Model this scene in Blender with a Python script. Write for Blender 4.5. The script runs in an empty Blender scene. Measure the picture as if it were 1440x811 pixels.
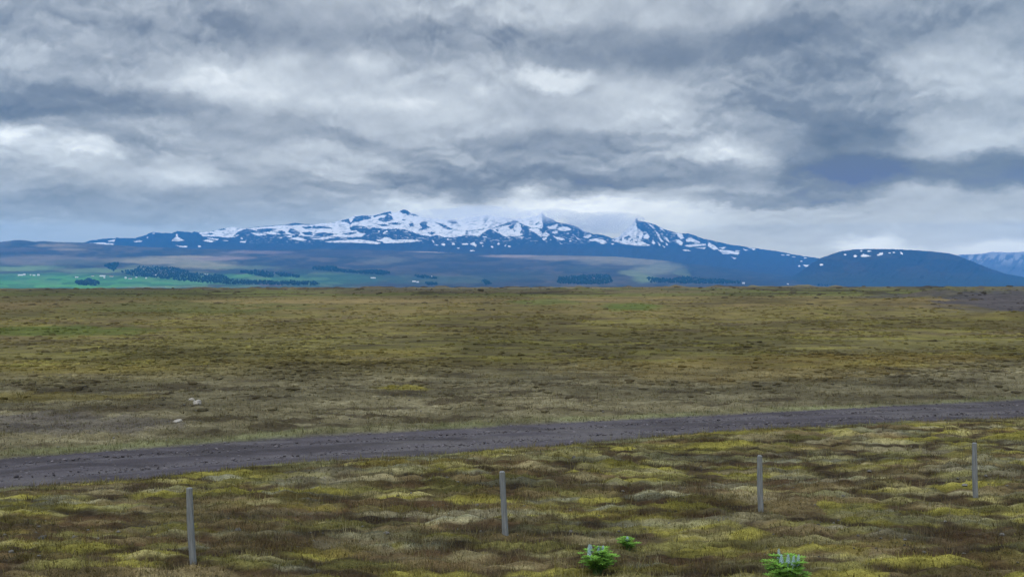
import bpy, math, random
import numpy as np

rng = np.random.default_rng(7)
random.seed(7)
C = bpy.context.scene.collection
SC = bpy.context.scene
F = 1440.0                       # focal length in photo pixels (36 mm on a 36 mm sensor)
CAM_H = 3.6                      # the traveller sits high, on a raised road

# ------------------------------------------------------------------ numpy noise
def _h(ix, iy, s):
    a = (ix.astype(np.int64) * 374761393 + iy.astype(np.int64) * 668265263 + s * 982451653) & 0xffffffff
    a = ((a ^ (a >> 13)) * 1274126177) & 0xffffffff
    a = ((a ^ (a >> 16)) * 2246822519) & 0xffffffff
    return ((a ^ (a >> 15)) & 0xffffff) / float(0xffffff)

def vn(x, y, s=0):
    ix = np.floor(x); iy = np.floor(y); fx = x - ix; fy = y - iy
    fx = fx * fx * fx * (fx * (fx * 6 - 15) + 10); fy = fy * fy * fy * (fy * (fy * 6 - 15) + 10)
    a = _h(ix, iy, s); b = _h(ix + 1, iy, s); c = _h(ix, iy + 1, s); d = _h(ix + 1, iy + 1, s)
    return (a + (b - a) * fx) * (1 - fy) + (c + (d - c) * fx) * fy

def fbm(x, y, s=0, o=4, g=0.5):
    t = 0; a = 1; n = 0
    c, sn = math.cos(0.6), math.sin(0.6)
    for k in range(o):
        t = t + a * vn(x, y, s + k * 17); n += a
        x, y = (x * c - y * sn) * 2.03 + 5.1, (x * sn + y * c) * 2.03 + 1.7
        a *= g
    return t / n

def worley(x, y, s=0):
    ix = np.floor(x); iy = np.floor(y)
    best = np.full(np.shape(x), 9.0); who = np.zeros(np.shape(x))
    for dx in (-1, 0, 1):
        for dy in (-1, 0, 1):
            cx = ix + dx; cy = iy + dy
            d = np.hypot(cx + 0.15 + 0.7 * _h(cx, cy, s) - x, cy + 0.15 + 0.7 * _h(cx, cy, s + 3) - y)
            m = d < best
            best = np.where(m, d, best); who = np.where(m, _h(cx, cy, s + 9), who)
    return best, who

def sm(a, b, x):
    t = np.clip((x - a) / (b - a), 0, 1)
    return t * t * (3 - 2 * t)

def mixc(c, col, f):
    f = np.asarray(f)[..., None]
    return c * (1 - f) + np.asarray(col) * f

# ------------------------------------------------------------------ object helpers
def tag(o, label=None, cat=None, group=None, kind=None):
    if label: o['label'] = label
    if cat: o['category'] = cat
    if group: o['group'] = group
    if kind: o['kind'] = kind
    return o

def mesh_np(name, V, Fc, mat, col=None, parent=None, smooth=True, extra=None):
    V = np.asarray(V, dtype=np.float32); Fc = np.asarray(Fc, dtype=np.int32)
    me = bpy.data.meshes.new(name)
    n, k = Fc.shape
    me.vertices.add(len(V)); me.vertices.foreach_set('co', V.ravel())
    me.loops.add(n * k); me.loops.foreach_set('vertex_index', Fc.ravel())
    me.polygons.add(n)
    me.polygons.foreach_set('loop_start', np.arange(0, n * k, k, dtype=np.int32))
    me.polygons.foreach_set('loop_total', np.full(n, k, dtype=np.int32))
    me.polygons.foreach_set('use_smooth', np.full(n, smooth, dtype=bool))
    me.update(calc_edges=True)
    if col is not None:
        at = me.color_attributes.new('cover', 'FLOAT_COLOR', 'POINT')
        c4 = np.ones((len(V), 4), dtype=np.float32); c4[:, :3] = col
        if extra is not None: c4[:, 3] = extra
        at.data.foreach_set('color', c4.ravel())
    me.materials.append(mat)
    o = bpy.data.objects.new(name, me); C.objects.link(o)
    if parent: o.parent = parent
    return o

def grid_faces(r, c):
    i = (np.arange(r - 1)[:, None] * c + np.arange(c - 1)[None, :]).ravel()
    return np.stack([i, i + 1, i + c + 1, i + c], 1)

def empty(name, loc, rz=0):
    o = bpy.data.objects.new(name, None); C.objects.link(o)
    o.location = loc; o.rotation_euler = (0, 0, rz)
    return o

class MB:
    """collects polygons and tapered tubes, links them as one mesh object"""
    def __init__(s): s.v = []; s.f = []
    def poly(s, pts):
        b = len(s.v); s.v += [tuple(p) for p in pts]; s.f.append(tuple(range(b, b + len(pts))))
    def box(s, x0, x1, y0, y1, z0, z1):
        b = len(s.v)
        s.v += [(x0,y0,z0),(x1,y0,z0),(x1,y1,z0),(x0,y1,z0),(x0,y0,z1),(x1,y0,z1),(x1,y1,z1),(x0,y1,z1)]
        for q in ((0,3,2,1),(4,5,6,7),(0,1,5,4),(1,2,6,5),(2,3,7,6),(3,0,4,7)): s.f.append(tuple(b + i for i in q))
    def tube(s, pts, rad, n=8, cap=True):
        rings = []
        for i, p in enumerate(pts):
            p = np.array(p, float)
            a = np.array(pts[max(0, i - 1)], float); b = np.array(pts[min(len(pts) - 1, i + 1)], float)
            t = (b - a) / (np.linalg.norm(b - a) + 1e-9)
            u = np.cross(t, (0.13, 0.97, 0.21)); u /= np.linalg.norm(u); w = np.cross(t, u)
            base = len(s.v)
            for k in range(n):
                an = 2 * math.pi * k / n
                s.v.append(tuple(p + rad[i] * (math.cos(an) * u + math.sin(an) * w)))
            rings.append(base)
        for a, b in zip(rings, rings[1:]):
            for k in range(n):
                s.f.append((a + k, a + (k + 1) % n, b + (k + 1) % n, b + k))
        if cap:
            s.f.append(tuple(rings[-1] + k for k in range(n))); s.f.append(tuple(rings[0] + k for k in reversed(range(n))))
    def build(s, name, mat, parent=None, smooth=False):
        me = bpy.data.meshes.new(name); me.from_pydata(s.v, [], s.f); me.update()
        me.materials.append(mat)
        if smooth: me.polygons.foreach_set('use_smooth', [True] * len(me.polygons))
        o = bpy.data.objects.new(name, me); C.objects.link(o)
        if parent: o.parent = parent
        return o

# ------------------------------------------------------------------ node helpers
def new_mat(name, rough=0.9, spec=0.15):
    m = bpy.data.materials.new(name); m.use_nodes = True
    nt = m.node_tree; b = nt.nodes['Principled BSDF']
    b.inputs['Roughness'].default_value = rough
    b.inputs['Specular IOR Level'].default_value = spec
    return m, nt, b

def _sock(nt, inp, v):
    if hasattr(v, 'is_linked') or hasattr(v, 'links'): nt.links.new(v, inp)
    else: inp.default_value = v

def M(nt, op, a, b=0.0, c=0.0, clamp=False):
    n = nt.nodes.new('ShaderNodeMath'); n.operation = op; n.use_clamp = clamp
    _sock(nt, n.inputs[0], a); _sock(nt, n.inputs[1], b); _sock(nt, n.inputs[2], c)
    return n.outputs[0]

def noise(nt, vec, scale, detail=4, rough=0.5, dist=0.0):
    n = nt.nodes.new('ShaderNodeTexNoise')
    if vec is not None: nt.links.new(vec, n.inputs['Vector'])
    n.inputs['Scale'].default_value = scale; n.inputs['Detail'].default_value = detail
    n.inputs['Roughness'].default_value = rough; n.inputs['Distortion'].default_value = dist
    return n.outputs['Fac']

def maprange(nt, v, a, b, c, d, smooth=False):
    n = nt.nodes.new('ShaderNodeMapRange')
    if smooth: n.interpolation_type = 'SMOOTHSTEP'
    _sock(nt, n.inputs[0], v)
    for i, x in enumerate((a, b, c, d)): n.inputs[i + 1].default_value = x
    return n.outputs[0]

def mulcol(nt, col, fac):
    n = nt.nodes.new('ShaderNodeVectorMath'); n.operation = 'SCALE'
    _sock(nt, n.inputs[0], col); nt.links.new(fac, n.inputs['Scale'])
    return n.outputs[0]

def cover_mat(name, scales, amp, bump=0.0, bscale=20.0, rough=0.95, attr=True, base=(1, 1, 1), detail=5, nrough=0.6):
    m, nt, b = new_mat(name, rough, 0.08)
    tc = nt.nodes.new('ShaderNodeTexCoord')
    if attr:
        a = nt.nodes.new('ShaderNodeAttribute'); a.attribute_name = 'cover'; col = a.outputs['Color']
    else:
        r = nt.nodes.new('ShaderNodeRGB'); r.outputs[0].default_value = (*base, 1); col = r.outputs[0]
    for sc, am in zip(scales, amp):
        n = noise(nt, tc.outputs['Object'], sc, detail, nrough)
        col = mulcol(nt, col, maprange(nt, n, 0.25, 0.75, 1 - am, 1 + am))
    nt.links.new(col, b.inputs['Base Color'])
    if bump:
        bn = nt.nodes.new('ShaderNodeBump'); bn.inputs['Strength'].default_value = 1.0
        bn.inputs['Distance'].default_value = bump
        nt.links.new(noise(nt, tc.outputs['Object'], bscale, 6, 0.65), bn.inputs['Height'])
        nt.links.new(bn.outputs[0], b.inputs['Normal'])
    return m

MAT_GROUND = cover_mat('heath_cover', (0.30, 9.0, 38.0), (0.60, 0.45, 0.55), 0.05, 26.0, detail=9, nrough=0.68)
MAT_BLADE = cover_mat('dry_blades', (30.0,), (0.2,))
MAT_TRACK = cover_mat('dark_gravel', (3.0, 30.0, 110.0), (0.18, 0.30, 0.35), 0.02, 60.0)
MAT_STONES = cover_mat('gravel_stones', (60.0,), (0.25,))
MAT_LAND = cover_mat('hill_cover', (0.004, 0.02), (0.10, 0.10))
MAT_TREES = cover_mat('far_foliage', (0.05,), (0.25,))
MAT_PALE = cover_mat('pale_lichened_rock', (7.0, 40.0), (0.2, 0.25), 0.01, 40.0, attr=False, base=(0.33, 0.31, 0.28))
MAT_POST = None
MAT_WHITE = cover_mat('white_wall_paint', (0.4,), (0.06,), attr=False, base=(0.82, 0.82, 0.80))
MAT_ROOFW = cover_mat('pale_metal_roof', (0.3,), (0.08,), attr=False, base=(0.70, 0.72, 0.74))
MAT_ROOFR = cover_mat('dull_red_metal_roof', (0.3,), (0.1,), attr=False, base=(0.25, 0.10, 0.08))
MAT_LEAF = cover_mat('lupin_leaf', (40.0,), (0.25,), attr=False, base=(0.15, 0.31, 0.05))
MAT_STEM = cover_mat('lupin_stem', (40.0,), (0.2,), attr=False, base=(0.08, 0.15, 0.05))
MAT_FLOWER = cover_mat('pale_lupin_flower', (60.0,), (0.25,), attr=False, base=(0.30, 0.42, 0.44))

def post_material():
    m, nt, b = new_mat('weathered_grey_wood', 0.9, 0.1)
    tc = nt.nodes.new('ShaderNodeTexCoord'); mp = nt.nodes.new('ShaderNodeMapping')
    mp.inputs['Scale'].default_value = (40, 40, 2.2)
    nt.links.new(tc.outputs['Object'], mp.inputs['Vector'])
    n = noise(nt, mp.outputs[0], 1.6, 6, 0.65)
    r = nt.nodes.new('ShaderNodeValToRGB')
    r.color_ramp.elements[0].position = 0.3; r.color_ramp.elements[0].color = (0.105, 0.112, 0.116, 1)
    r.color_ramp.elements[1].position = 0.72; r.color_ramp.elements[1].color = (0.26, 0.275, 0.285, 1)
    nt.links.new(n, r.inputs[0]); nt.links.new(r.outputs[0], b.inputs['Base Color'])
    bn = nt.nodes.new('ShaderNodeBump'); bn.inputs['Distance'].default_value = 0.01
    nt.links.new(n, bn.inputs['Height']); nt.links.new(bn.outputs[0], b.inputs['Normal'])
    return m
MAT_POST = post_material()

# ------------------------------------------------------------------ track edges (ground points)
def gp(px, py):                      # photo pixel -> point of the level ground
    Z = CAM_H * F / (py - 405.5)
    return (px - 720) / F * Z, Z
far_px = [(-500, 688), (-200, 664), (0, 643), (200, 629), (450, 612), (720, 597), (1000, 583), (1250, 570), (1440, 561), (1700, 552), (2100, 541)]
near_px = [(-500, 752), (-200, 711), (0, 685), (200, 672), (360, 656), (560, 642), (720, 630), (1000, 607), (1250, 594), (1440, 586), (1700, 578), (2100, 566)]
_fx, _fz = np.array([gp(*p) for p in far_px]).T
_nx, _nz = np.array([gp(*p) for p in near_px]).T
def trk_far(x): return np.interp(x, _fx, _fz)
def trk_near(x): return np.interp(x, _nx, _nz)

# ------------------------------------------------------------------ heath: height and cover
def macro(x, Z):
    u = np.clip(x / np.maximum(Z, 30), -1, 1)
    top = 3.55 + 1.3 * sm(-0.45, 0.25, u) + 0.25 * sm(0.2, 0.5, u)
    top = top + 0.5 * (fbm(x / 90 + 3, Z / 90, 31, 3) - 0.5)
    up = np.power(np.clip((Z - 60) / 680, 0, 1), 1.15)
    z = top * up * (1 - sm(800, 1700, Z))
    z = z - 2.5 * sm(900, 2500, Z)
    z = z + 0.35 * (fbm(x / 14, Z / 14, 41, 3) - 0.5) * sm(30, 120, Z) * (1 - sm(900, 1400, Z))
    z = z + 1.5 * np.maximum(fbm(x / 13, Z / 22, 43, 3) - 0.52, 0) * sm(60, 300, Z) * 3.0 * (1 - sm(900, 1400, Z)) * sm(0.4, 0.6, fbm(x / 70, Z / 70, 44, 2))
    z = z + 0.9 * np.exp(-(((x - 56) / 7) ** 2 + ((Z - 112) / 5) ** 2))
    return z

def hum(x, Z):
    f1, who = worley(x / 1.30 + 0.5 * vn(x * 1.3, Z * 1.3, 5), Z / 0.46 + 0.4 * vn(x * 1.4, Z * 1.4, 6), 11)
    f2, who2 = worley(x / 0.42, Z / 0.33, 12)
    a = np.clip(1 - f1 / 0.75, 0, 1); b = np.clip(1 - f2 / 0.75, 0, 1)
    big = fbm(x / 5.5, Z / 3.5, 13, 3)
    return a, b, big, who

def onpath(x, Z, soft=0.35):
    w = 0.5 * (fbm(x / 0.9, Z / 0.9, 51, 3) - 0.5)
    return sm(-soft, soft, Z - trk_near(x) + w) * sm(-soft, soft, trk_far(x) - Z + w)

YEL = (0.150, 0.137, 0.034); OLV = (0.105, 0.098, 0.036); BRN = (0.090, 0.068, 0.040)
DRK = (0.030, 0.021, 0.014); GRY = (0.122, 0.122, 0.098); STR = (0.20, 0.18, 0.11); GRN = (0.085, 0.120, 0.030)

def cover(x, Z, a, b, big, who):
    n0 = fbm(x / 1.4, Z / 0.42, 61, 3); n1 = fbm(x / 4.5, Z / 1.7, 62, 4); n2 = fbm(x / 16, Z / 6, 63, 4)
    n3 = fbm(x / 90, Z / 30, 64, 4); n4 = fbm(x / 2.0, Z / 0.8, 65, 3); n5 = fbm(x / 300, Z / 90, 66, 4)
    f60 = 1 - sm(60, 170, Z)
    c = np.empty(x.shape + (3,)); c[:] = (0.118, 0.098, 0.034)
    # near heath (this side of the track): patchwork of moss, brown growth, lichen, with painted shade in the gaps
    near = 1 - sm(-0.6, 0.6, Z - trk_near(x))
    cn = np.empty_like(c); cn[:] = OLV
    pt = fbm(x / 4.5, Z / 2.0, 71, 4); w2 = np.clip(who + 0.9 * (pt - 0.5), 0, 1)
    cn = mixc(cn, BRN, sm(0.26, 0.20, w2) * 0.85)
    cn = mixc(cn, GRY, sm(0.50, 0.53, w2) * sm(0.60, 0.57, w2) * 0.8)
    cn = mixc(cn, YEL, sm(0.59, 0.63, w2) * 0.9)
    cn = mixc(cn, GRY, sm(0.55, 0.67, fbm(x / 3.2, Z / 0.7, 75, 4)) * 0.55)
    cn = mixc(cn, STR, sm(0.56, 0.66, n0) * 0.5)
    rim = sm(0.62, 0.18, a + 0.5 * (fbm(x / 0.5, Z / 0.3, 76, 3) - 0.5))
    cn = mixc(cn, DRK, rim * 0.95 * sm(0.26, 0.44, fbm(x / 2.6, Z / 1.1, 73, 3)))  # shade between the cushions, put into the colour as dark brown
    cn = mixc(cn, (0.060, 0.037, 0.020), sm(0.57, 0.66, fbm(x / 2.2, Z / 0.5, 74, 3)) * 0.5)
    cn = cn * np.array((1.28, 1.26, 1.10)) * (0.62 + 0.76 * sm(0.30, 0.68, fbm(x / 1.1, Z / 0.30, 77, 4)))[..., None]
    # gravelly flat just behind the track
    g = (1 - sm(36, 52, Z + 9 * (n2 - 0.5) - 0.25 * x)) * (1 - near)
    c = mixc(c, (0.122, 0.108, 0.068), g * 0.8)
    c = mixc(c, STR, g * sm(0.56, 0.64, n0) * 0.6)
    c = mixc(c, DRK, g * sm(0.55, 0.66, n4) * 0.6)
    # mid heath
    mid = (1 - g) * (1 - near)
    c = mixc(c, BRN, mid * sm(0.45, 0.62, n2) * 0.6)
    c = mixc(c, OLV, mid * sm(0.50, 0.64, n3) * 0.5)
    c = mixc(c, YEL, mid * sm(0.53, 0.63, 0.6 * n1 + 0.4 * n2) * (0.65 * (1 - sm(110, 200, Z))))
    c = mixc(c, DRK, mid * f60 * sm(0.58, 0.66, n4) * 0.45)
    tan = sm(105, 170, Z) * (1 - sm(230, 330, Z))
    c = mixc(c, (0.170, 0.128, 0.056), tan * sm(0.42, 0.58, fbm(x / 70, Z / 28, 81, 4)) * 0.8)
    farz = sm(230, 340, Z)
    c = mixc(c, (0.088, 0.096, 0.026), farz * sm(0.36, 0.50, n5) * 0.9)
    c = mixc(c, (0.120, 0.094, 0.052), farz * sm(0.54, 0.66, fbm(x / 180, Z / 60, 82, 4)) * 0.8)
    c = mixc(c, DRK, farz * sm(0.60, 0.68, fbm(x / 26, Z / 30, 83, 4)) * 0.75)
    crest = sm(480, 640, Z)
    c = mixc(c, (0.115, 0.097, 0.066), crest * 0.5)
    c = mixc(c, (0.040, 0.030, 0.020), crest * sm(0.52, 0.60, fbm(x / 22, Z / 60, 84, 4)) * 0.85)
    c = mixc(c, (0.20, 0.185, 0.12), crest * sm(0.60, 0.70, fbm(x / 120, Z / 90, 85, 3)) * 0.7)
    c = c * (1 - 0.16 * sm(260, 420, Z))[..., None]
    mb = fbm(x / (4 + 0.10 * Z), Z / (1.2 + 0.05 * Z), 78, 4)
    c = c * (1 - (1 - near[..., None]) * (1 - (0.80 + 0.42 * sm(0.34, 0.64, mb))[..., None]))
    # single patches: grass, bare gravel
    def patch(px, py, rx, ry, col, k):
        nonlocal c
        Zc = CAM_H * F / (py - 405.5)
        dx = (x / np.maximum(Z, 1) * F + 720 - px) / rx
        s = CAM_H * F / np.maximum(Z, 1) + 405.5
        d = np.hypot(dx, (s - py) / ry) + 1.1 * (fbm(x / (Zc * .02), Z / (Zc * .06), 91, 4) - 0.5)
        c = mixc(c, col, (1 - sm(0.55, 1.1, d)) * k)
    patch(885, 436, 50, 5, (0.066, 0.108, 0.020), 0.7)
    patch(760, 430, 60, 4, (0.070, 0.10, 0.022), 0.6)
    patch(70, 466, 160, 8, (0.072, 0.100, 0.020), 0.75)
    patch(260, 436, 200, 9, (0.068, 0.085, 0.022), 0.6)
    patch(1420, 430, 120, 16, (0.062, 0.056, 0.062), 0.95)
    patch(1300, 424, 130, 3, (0.050, 0.048, 0.050), 0.7)
    patch(560, 546, 50, 5, (0.20, 0.175, 0.03), 0.7)
    patch(520, 496, 120, 6, (0.15, 0.12, 0.03), 0.5)
    patch(80, 560, 160, 8, (0.16, 0.13, 0.03), 0.5)
    patch(120, 522, 170, 5, (0.16, 0.13, 0.03), 0.5)
    patch(1050, 520, 260, 22, (0.13, 0.095, 0.024), 0.5)
    patch(1290, 505, 180, 9, (0.135, 0.10, 0.025), 0.5)
    patch(100, 600, 190, 18, (0.10, 0.088, 0.080), 0.7)
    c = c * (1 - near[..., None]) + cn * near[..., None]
    # verge of paler grass on the far edge of the track, thinner on the near edge
    df = Z - trk_far(x)
    v = sm(-0.5, 0.25, df) * (1 - sm(0.25, 0.95, df + 1.2 * (fbm(x / 4, Z / 4, 92, 3) - 0.5)))
    c = mixc(c, (0.165, 0.170, 0.085), v * (0.35 + 0.65 * sm(0.36, 0.5, fbm(x / 3.0, Z / 2.0, 93, 3))))
    dn = trk_near(x) - Z
    v = sm(-0.3, 0.2, dn) * (1 - sm(0.3, 1.2, dn))
    c = mixc(c, (0.15, 0.15, 0.075), v * sm(0.45, 0.58, fbm(x / 2.0, Z / 0.8, 94, 3)) * 0.8)
    c = mixc(c, (0.078, 0.071, 0.083), onpath(x, Z))
    return c

def ground_z(x, Z):
    a, b, big, who = hum(x, Z)
    behind = sm(0, 6, Z - trk_far(x))
    amp = 0.105 * (1 - 0.45 * behind) * (1 - 0.7 * sm(40, 110, Z))
    h = amp * (a ** 1.2) * (0.35 + 0.9 * sm(0.35, 0.65, big)) + 0.075 * b * (1 - sm(30, 70, Z)) + 0.20 * (big - 0.5) * (1 - 0.4 * behind)
    p = onpath(x, Z, 0.6)
    verge = np.exp(-((Z - trk_far(x)) / 1.2) ** 2) + np.exp(-((Z - trk_near(x)) / 1.2) ** 2)
    h = h * (1 - p) * (1 - 0.6 * np.clip(verge, 0, 1)) - 0.05 * p
    h = h * (1 - sm(150, 400, Z)) + macro(x, Z)
    return h, a, b, big, who

s_rows = np.concatenate([np.arange(470, 40, -0.75), np.arange(40, 4.5, -0.45), np.arange(4.5, 1.2, -0.15)])
Zr = np.concatenate([[-400, -60, -15, 0, 4, 7, 9.5], CAM_H * F / s_rows, [5500, 8000, 12000, 15000, 20000, 26500]])
cc = np.linspace(-1, 1, 1161); cc = 0.62 * cc + 0.38 * cc ** 3
ZZ, CCg = np.meshgrid(Zr, cc, indexing='ij')
XX = CCg * (16 + 0.63 * np.maximum(ZZ, 0)) + np.where(ZZ < 0, CCg * 200, 0)
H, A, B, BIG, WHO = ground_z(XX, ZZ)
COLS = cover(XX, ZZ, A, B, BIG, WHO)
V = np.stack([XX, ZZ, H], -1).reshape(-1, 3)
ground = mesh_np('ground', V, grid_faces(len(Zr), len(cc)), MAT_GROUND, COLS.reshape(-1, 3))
tag(ground, 'flat mossy heath plain in brown, olive and yellow running to the horizon', kind='structure')

# ------------------------------------------------------------------ the gravel track (a sheet of its own over the hollow left for it)
xs = np.concatenate([np.linspace(-16, 26, 900), np.linspace(26.2, 46, 60)])
nt_ = 44
tt = np.linspace(-0.02, 1.02, nt_)
TX, TT = np.meshgrid(xs, tt, indexing='ij')
wob = 0.35 * (fbm(TX / 1.3, TT * 2, 101, 4) - 0.5)
ZN = trk_near(TX); ZF = trk_far(TX)
TZ = ZN + (ZF - ZN) * TT + wob * (2 * TT - 1)
rut = -0.035 * (np.exp(-((TT - 0.30) / 0.09) ** 2) + np.exp(-((TT - 0.72) / 0.09) ** 2))
TH = macro(TX, TZ) + 0.0 + rut + 0.03 * (fbm(TX / 0.5, TZ / 0.5, 102, 4) - 0.5) - 0.16 * (sm(0.93, 1.02, TT) + sm(0.07, -0.02, TT))
tc_ = np.empty(TX.shape + (3,)); tc_[:] = (0.078, 0.071, 0.083)
tc_ = mixc(tc_, (0.118, 0.110, 0.116), np.clip(-rut / 0.035, 0, 1) * (0.25 + 0.5 * fbm(TX / 3, TT * 6, 105, 3)))
tc_ = mixc(tc_, (0.050, 0.046, 0.040), np.exp(-((TT - 0.51) / 0.07) ** 2) * sm(0.4, 0.6, fbm(TX / 2.5, TT * 5, 106, 3)) * 0.6)
tc_ = mixc(tc_, (0.046, 0.041, 0.048), sm(0.5, 0.65, fbm(TX / 6.0, TT * 14, 107, 4)) * 0.5)
tc_ = mixc(tc_, (0.110, 0.102, 0.104), sm(0.5, 0.66, fbm(TX / 2.2, TZ / 0.8, 103, 4)) * 0.6)
tc_ = mixc(tc_, (0.040, 0.036, 0.041), sm(0.54, 0.68, fbm(TX / 2.0, TZ / 0.5, 104, 4)) * 0.6)
track = mesh_np('track', np.stack([TX, TZ, TH], -1).reshape(-1, 3), grid_faces(len(xs), nt_), MAT_TRACK, tc_.reshape(-1, 3))
tag(track, 'dark purplish gravel track crossing the heath', kind='structure')

# ------------------------------------------------------------------ loose gravel on the track
_ico_v = None
def rocks_np(P, size, flat=0.6, seed=1):
    r = np.random.default_rng(seed)
    t = (1 + 5 ** 0.5) / 2
    iv = np.array([(-1,t,0),(1,t,0),(-1,-t,0),(1,-t,0),(0,-1,t),(0,1,t),(0,-1,-t),(0,1,-t),(t,0,-1),(t,0,1),(-t,0,-1),(-t,0,1)]) / math.hypot(1, t)
    jf = np.array([(0,11,5),(0,5,1),(0,1,7),(0,7,10),(0,10,11),(1,5,9),(5,11,4),(11,10,2),(10,7,6),(7,1,8),(3,9,4),(3,4,2),(3,2,6),(3,6,8),(3,8,9),(4,9,5),(2,4,11),(6,2,10),(8,6,7),(9,8,1)])
    n = len(P)
    sc = size[:, None, None] * r.uniform(0.7, 1.3, (n, 12, 1)) * np.array([1, 1, flat]) * r.uniform(0.75, 1.25, (n, 1, 3))
    an = r.uniform(0, 6.28, n); ca, sa = np.cos(an)[:, None], np.sin(an)[:, None]
    L = iv[None] * sc
    W = np.stack([L[..., 0] * ca - L[..., 1] * sa, L[..., 0] * sa + L[..., 1] * ca, L[..., 2]], -1) + P[:, None, :]
    Fc = (jf[None] + (np.arange(n) * 12)[:, None, None]).reshape(-1, 3)
    return W.reshape(-1, 3), Fc

n = 9000
gx = rng.uniform(-15, 24, n); gt = np.where(rng.random(n) < 0.5, rng.beta(0.7, 0.7, n), rng.random(n))
gz = trk_near(gx) + (trk_far(gx) - trk_near(gx)) * gt
gs = np.clip(rng.lognormal(-3.95, 0.4, n), 0.01, 0.05)
P = np.stack([gx, gz, macro(gx, gz) + 0.15 * gs - 0.02], -1)
V, Fc = rocks_np(P, gs, 0.6, 3)
gc = np.repeat(np.array([(0.088, 0.081, 0.090)]) * rng.uniform(0.45, 1.7, (n, 1)), 12, 0)
tag(mesh_np('gravel', V, Fc, MAT_STONES, gc, smooth=False), 'loose stones strewn over the dark track', kind='stuff')

n = 1100
q = rng.random(n); gz = 9.5 * 44 / (44 - q * 34.5); gx = rng.uniform(-1, 1, n) * (2.5 + 0.58 * gz)
kk = (onpath(gx, gz) < 0.3) & (rng.random(n) < sm(0.45, 0.6, fbm(gx / 2.5, gz / 1.5, 131, 3)) + 0.6 * (gz > trk_far(gx)))
gx, gz = gx[kk], gz[kk]; n = len(gx); gs = np.clip(rng.lognormal(-3.8, 0.4, n), 0.012, 0.06)
V, Fc = rocks_np(np.stack([gx, gz, ground_z(gx, gz)[0] + 0.3 * gs], -1), gs, 0.6, 33)
tag(mesh_np('pebbles', V, Fc, MAT_STONES, np.repeat(np.array([(0.10, 0.096, 0.088)]) * rng.uniform(0.5, 1.6, (n, 1)), 12, 0), smooth=False), 'small grey stones lying in the heath', kind='stuff')

# ------------------------------------------------------------------ low vegetation: blades and moss tips standing on the heath
def scatter(name, label, n, zmin, zmax, hgt, wid, nb, pal, seed, accept, droop=0.6, spread=0.05):
    r = np.random.default_rng(seed)
    # even cover in the picture: density falls with distance
    q = r.random(n); Z = zmin * zmax / (zmax - q * (zmax - zmin))
    x = r.uniform(-1, 1, n) * (2.5 + 0.58 * Z)
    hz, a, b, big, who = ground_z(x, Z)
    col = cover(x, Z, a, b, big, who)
    keep = (r.random(n) < accept(x, Z, a, big)) & (onpath(x, Z, 0.3) < 0.4)
    x, Z, hz, col, a = x[keep], Z[keep], hz[keep], col[keep], a[keep]
    m = len(x)
    k = nb
    far = np.sqrt(np.clip(Z / 14, 0.8, 6))
    X = np.repeat(x, k); Y = np.repeat(Z, k); HZ = np.repeat(hz, k); S = np.repeat(far, k)
    an = r.uniform(0, 6.28, m * k); off = r.uniform(0, 1, m * k) ** 0.5 * spread * S
    bx = X + np.cos(an) * off; by = Y + np.sin(an) * off
    hh = hgt * r.uniform(0.45, 1.3, m * k) * np.repeat(r.uniform(0.6, 1.4, m), k) * np.sqrt(S)
    ww = wid * r.uniform(0.6, 1.5, m * k) * S
    wa = r.uniform(-0.9, 0.9, m * k)
    dx, dy = np.cos(wa) * ww * .5, np.sin(wa) * ww * .5
    lean = droop * hh * r.uniform(0.1, 1.0, m * k)
    tx, ty = bx + np.cos(an) * lean, by + np.sin(an) * lean
    z0 = HZ - 0.02
    V = np.stack([np.stack([bx - dx, by - dy, z0], -1), np.stack([bx + dx, by + dy, z0], -1), np.stack([tx, ty, z0 + hh], -1)], 1)
    base = np.repeat(col, k, 0)
    pal = np.array(pal)
    pick = pal[r.integers(0, len(pal), m)]
    tint = np.repeat(pick, k, 0)
    cb = (base * 0.62 + tint * 0.38) * r.uniform(0.65, 1.4, (m * k, 1))
    colv = np.repeat(cb, 3, 0)
    Fc = np.arange(m * k * 3).reshape(-1, 3)
    return tag(mesh_np(name, V.reshape(-1, 3), Fc, MAT_BLADE, colv, smooth=False), label, kind='stuff')

scatter('dry_grass', 'short dry grass and heather sprigs among the moss', 52000, 9.5, 46, 0.075, 0.009, 6,
        [STR, OLV, BRN, GRY, YEL, (0.06, 0.04, 0.022)], 21, lambda x, Z, a, g: 0.35 + 0.6 * sm(0.4, 0.6, fbm(x / 1.6, Z / 0.9, 111, 3)))
scatter('moss', 'yellow green moss tips on the hummocks', 60000, 9.5, 60, 0.035, 0.016, 5,
        [YEL, OLV, GRN, YEL], 22, lambda x, Z, a, g: sm(0.25, 0.7, a), 0.9, 0.07)
scatter('straw', 'longer pale straw stems standing thinly over the near heath', 9000, 9.5, 40, 0.17, 0.006, 5,
        [STR, (0.26, 0.22, 0.13), (0.15, 0.13, 0.05)], 24, lambda x, Z, a, g: sm(0.45, 0.62, fbm(x / 3.0, Z / 1.6, 112, 3)), 0.7, 0.04)
scatter('grass', 'pale green grass edging the far side of the track', 26000, 17, 36, 0.10, 0.009, 6,
        [(0.17, 0.18, 0.085), (0.13, 0.15, 0.06), STR], 23,
        lambda x, Z, a, g: sm(-0.35, 0.2, Z - trk_far(x)) * (1 - sm(0.3, 1.0, Z - trk_far(x))) + 0.35 * sm(-0.2, 0.2, trk_near(x) - Z) * (1 - sm(0.2, 0.8, trk_near(x) - Z)), 0.6, 0.06)

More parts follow.
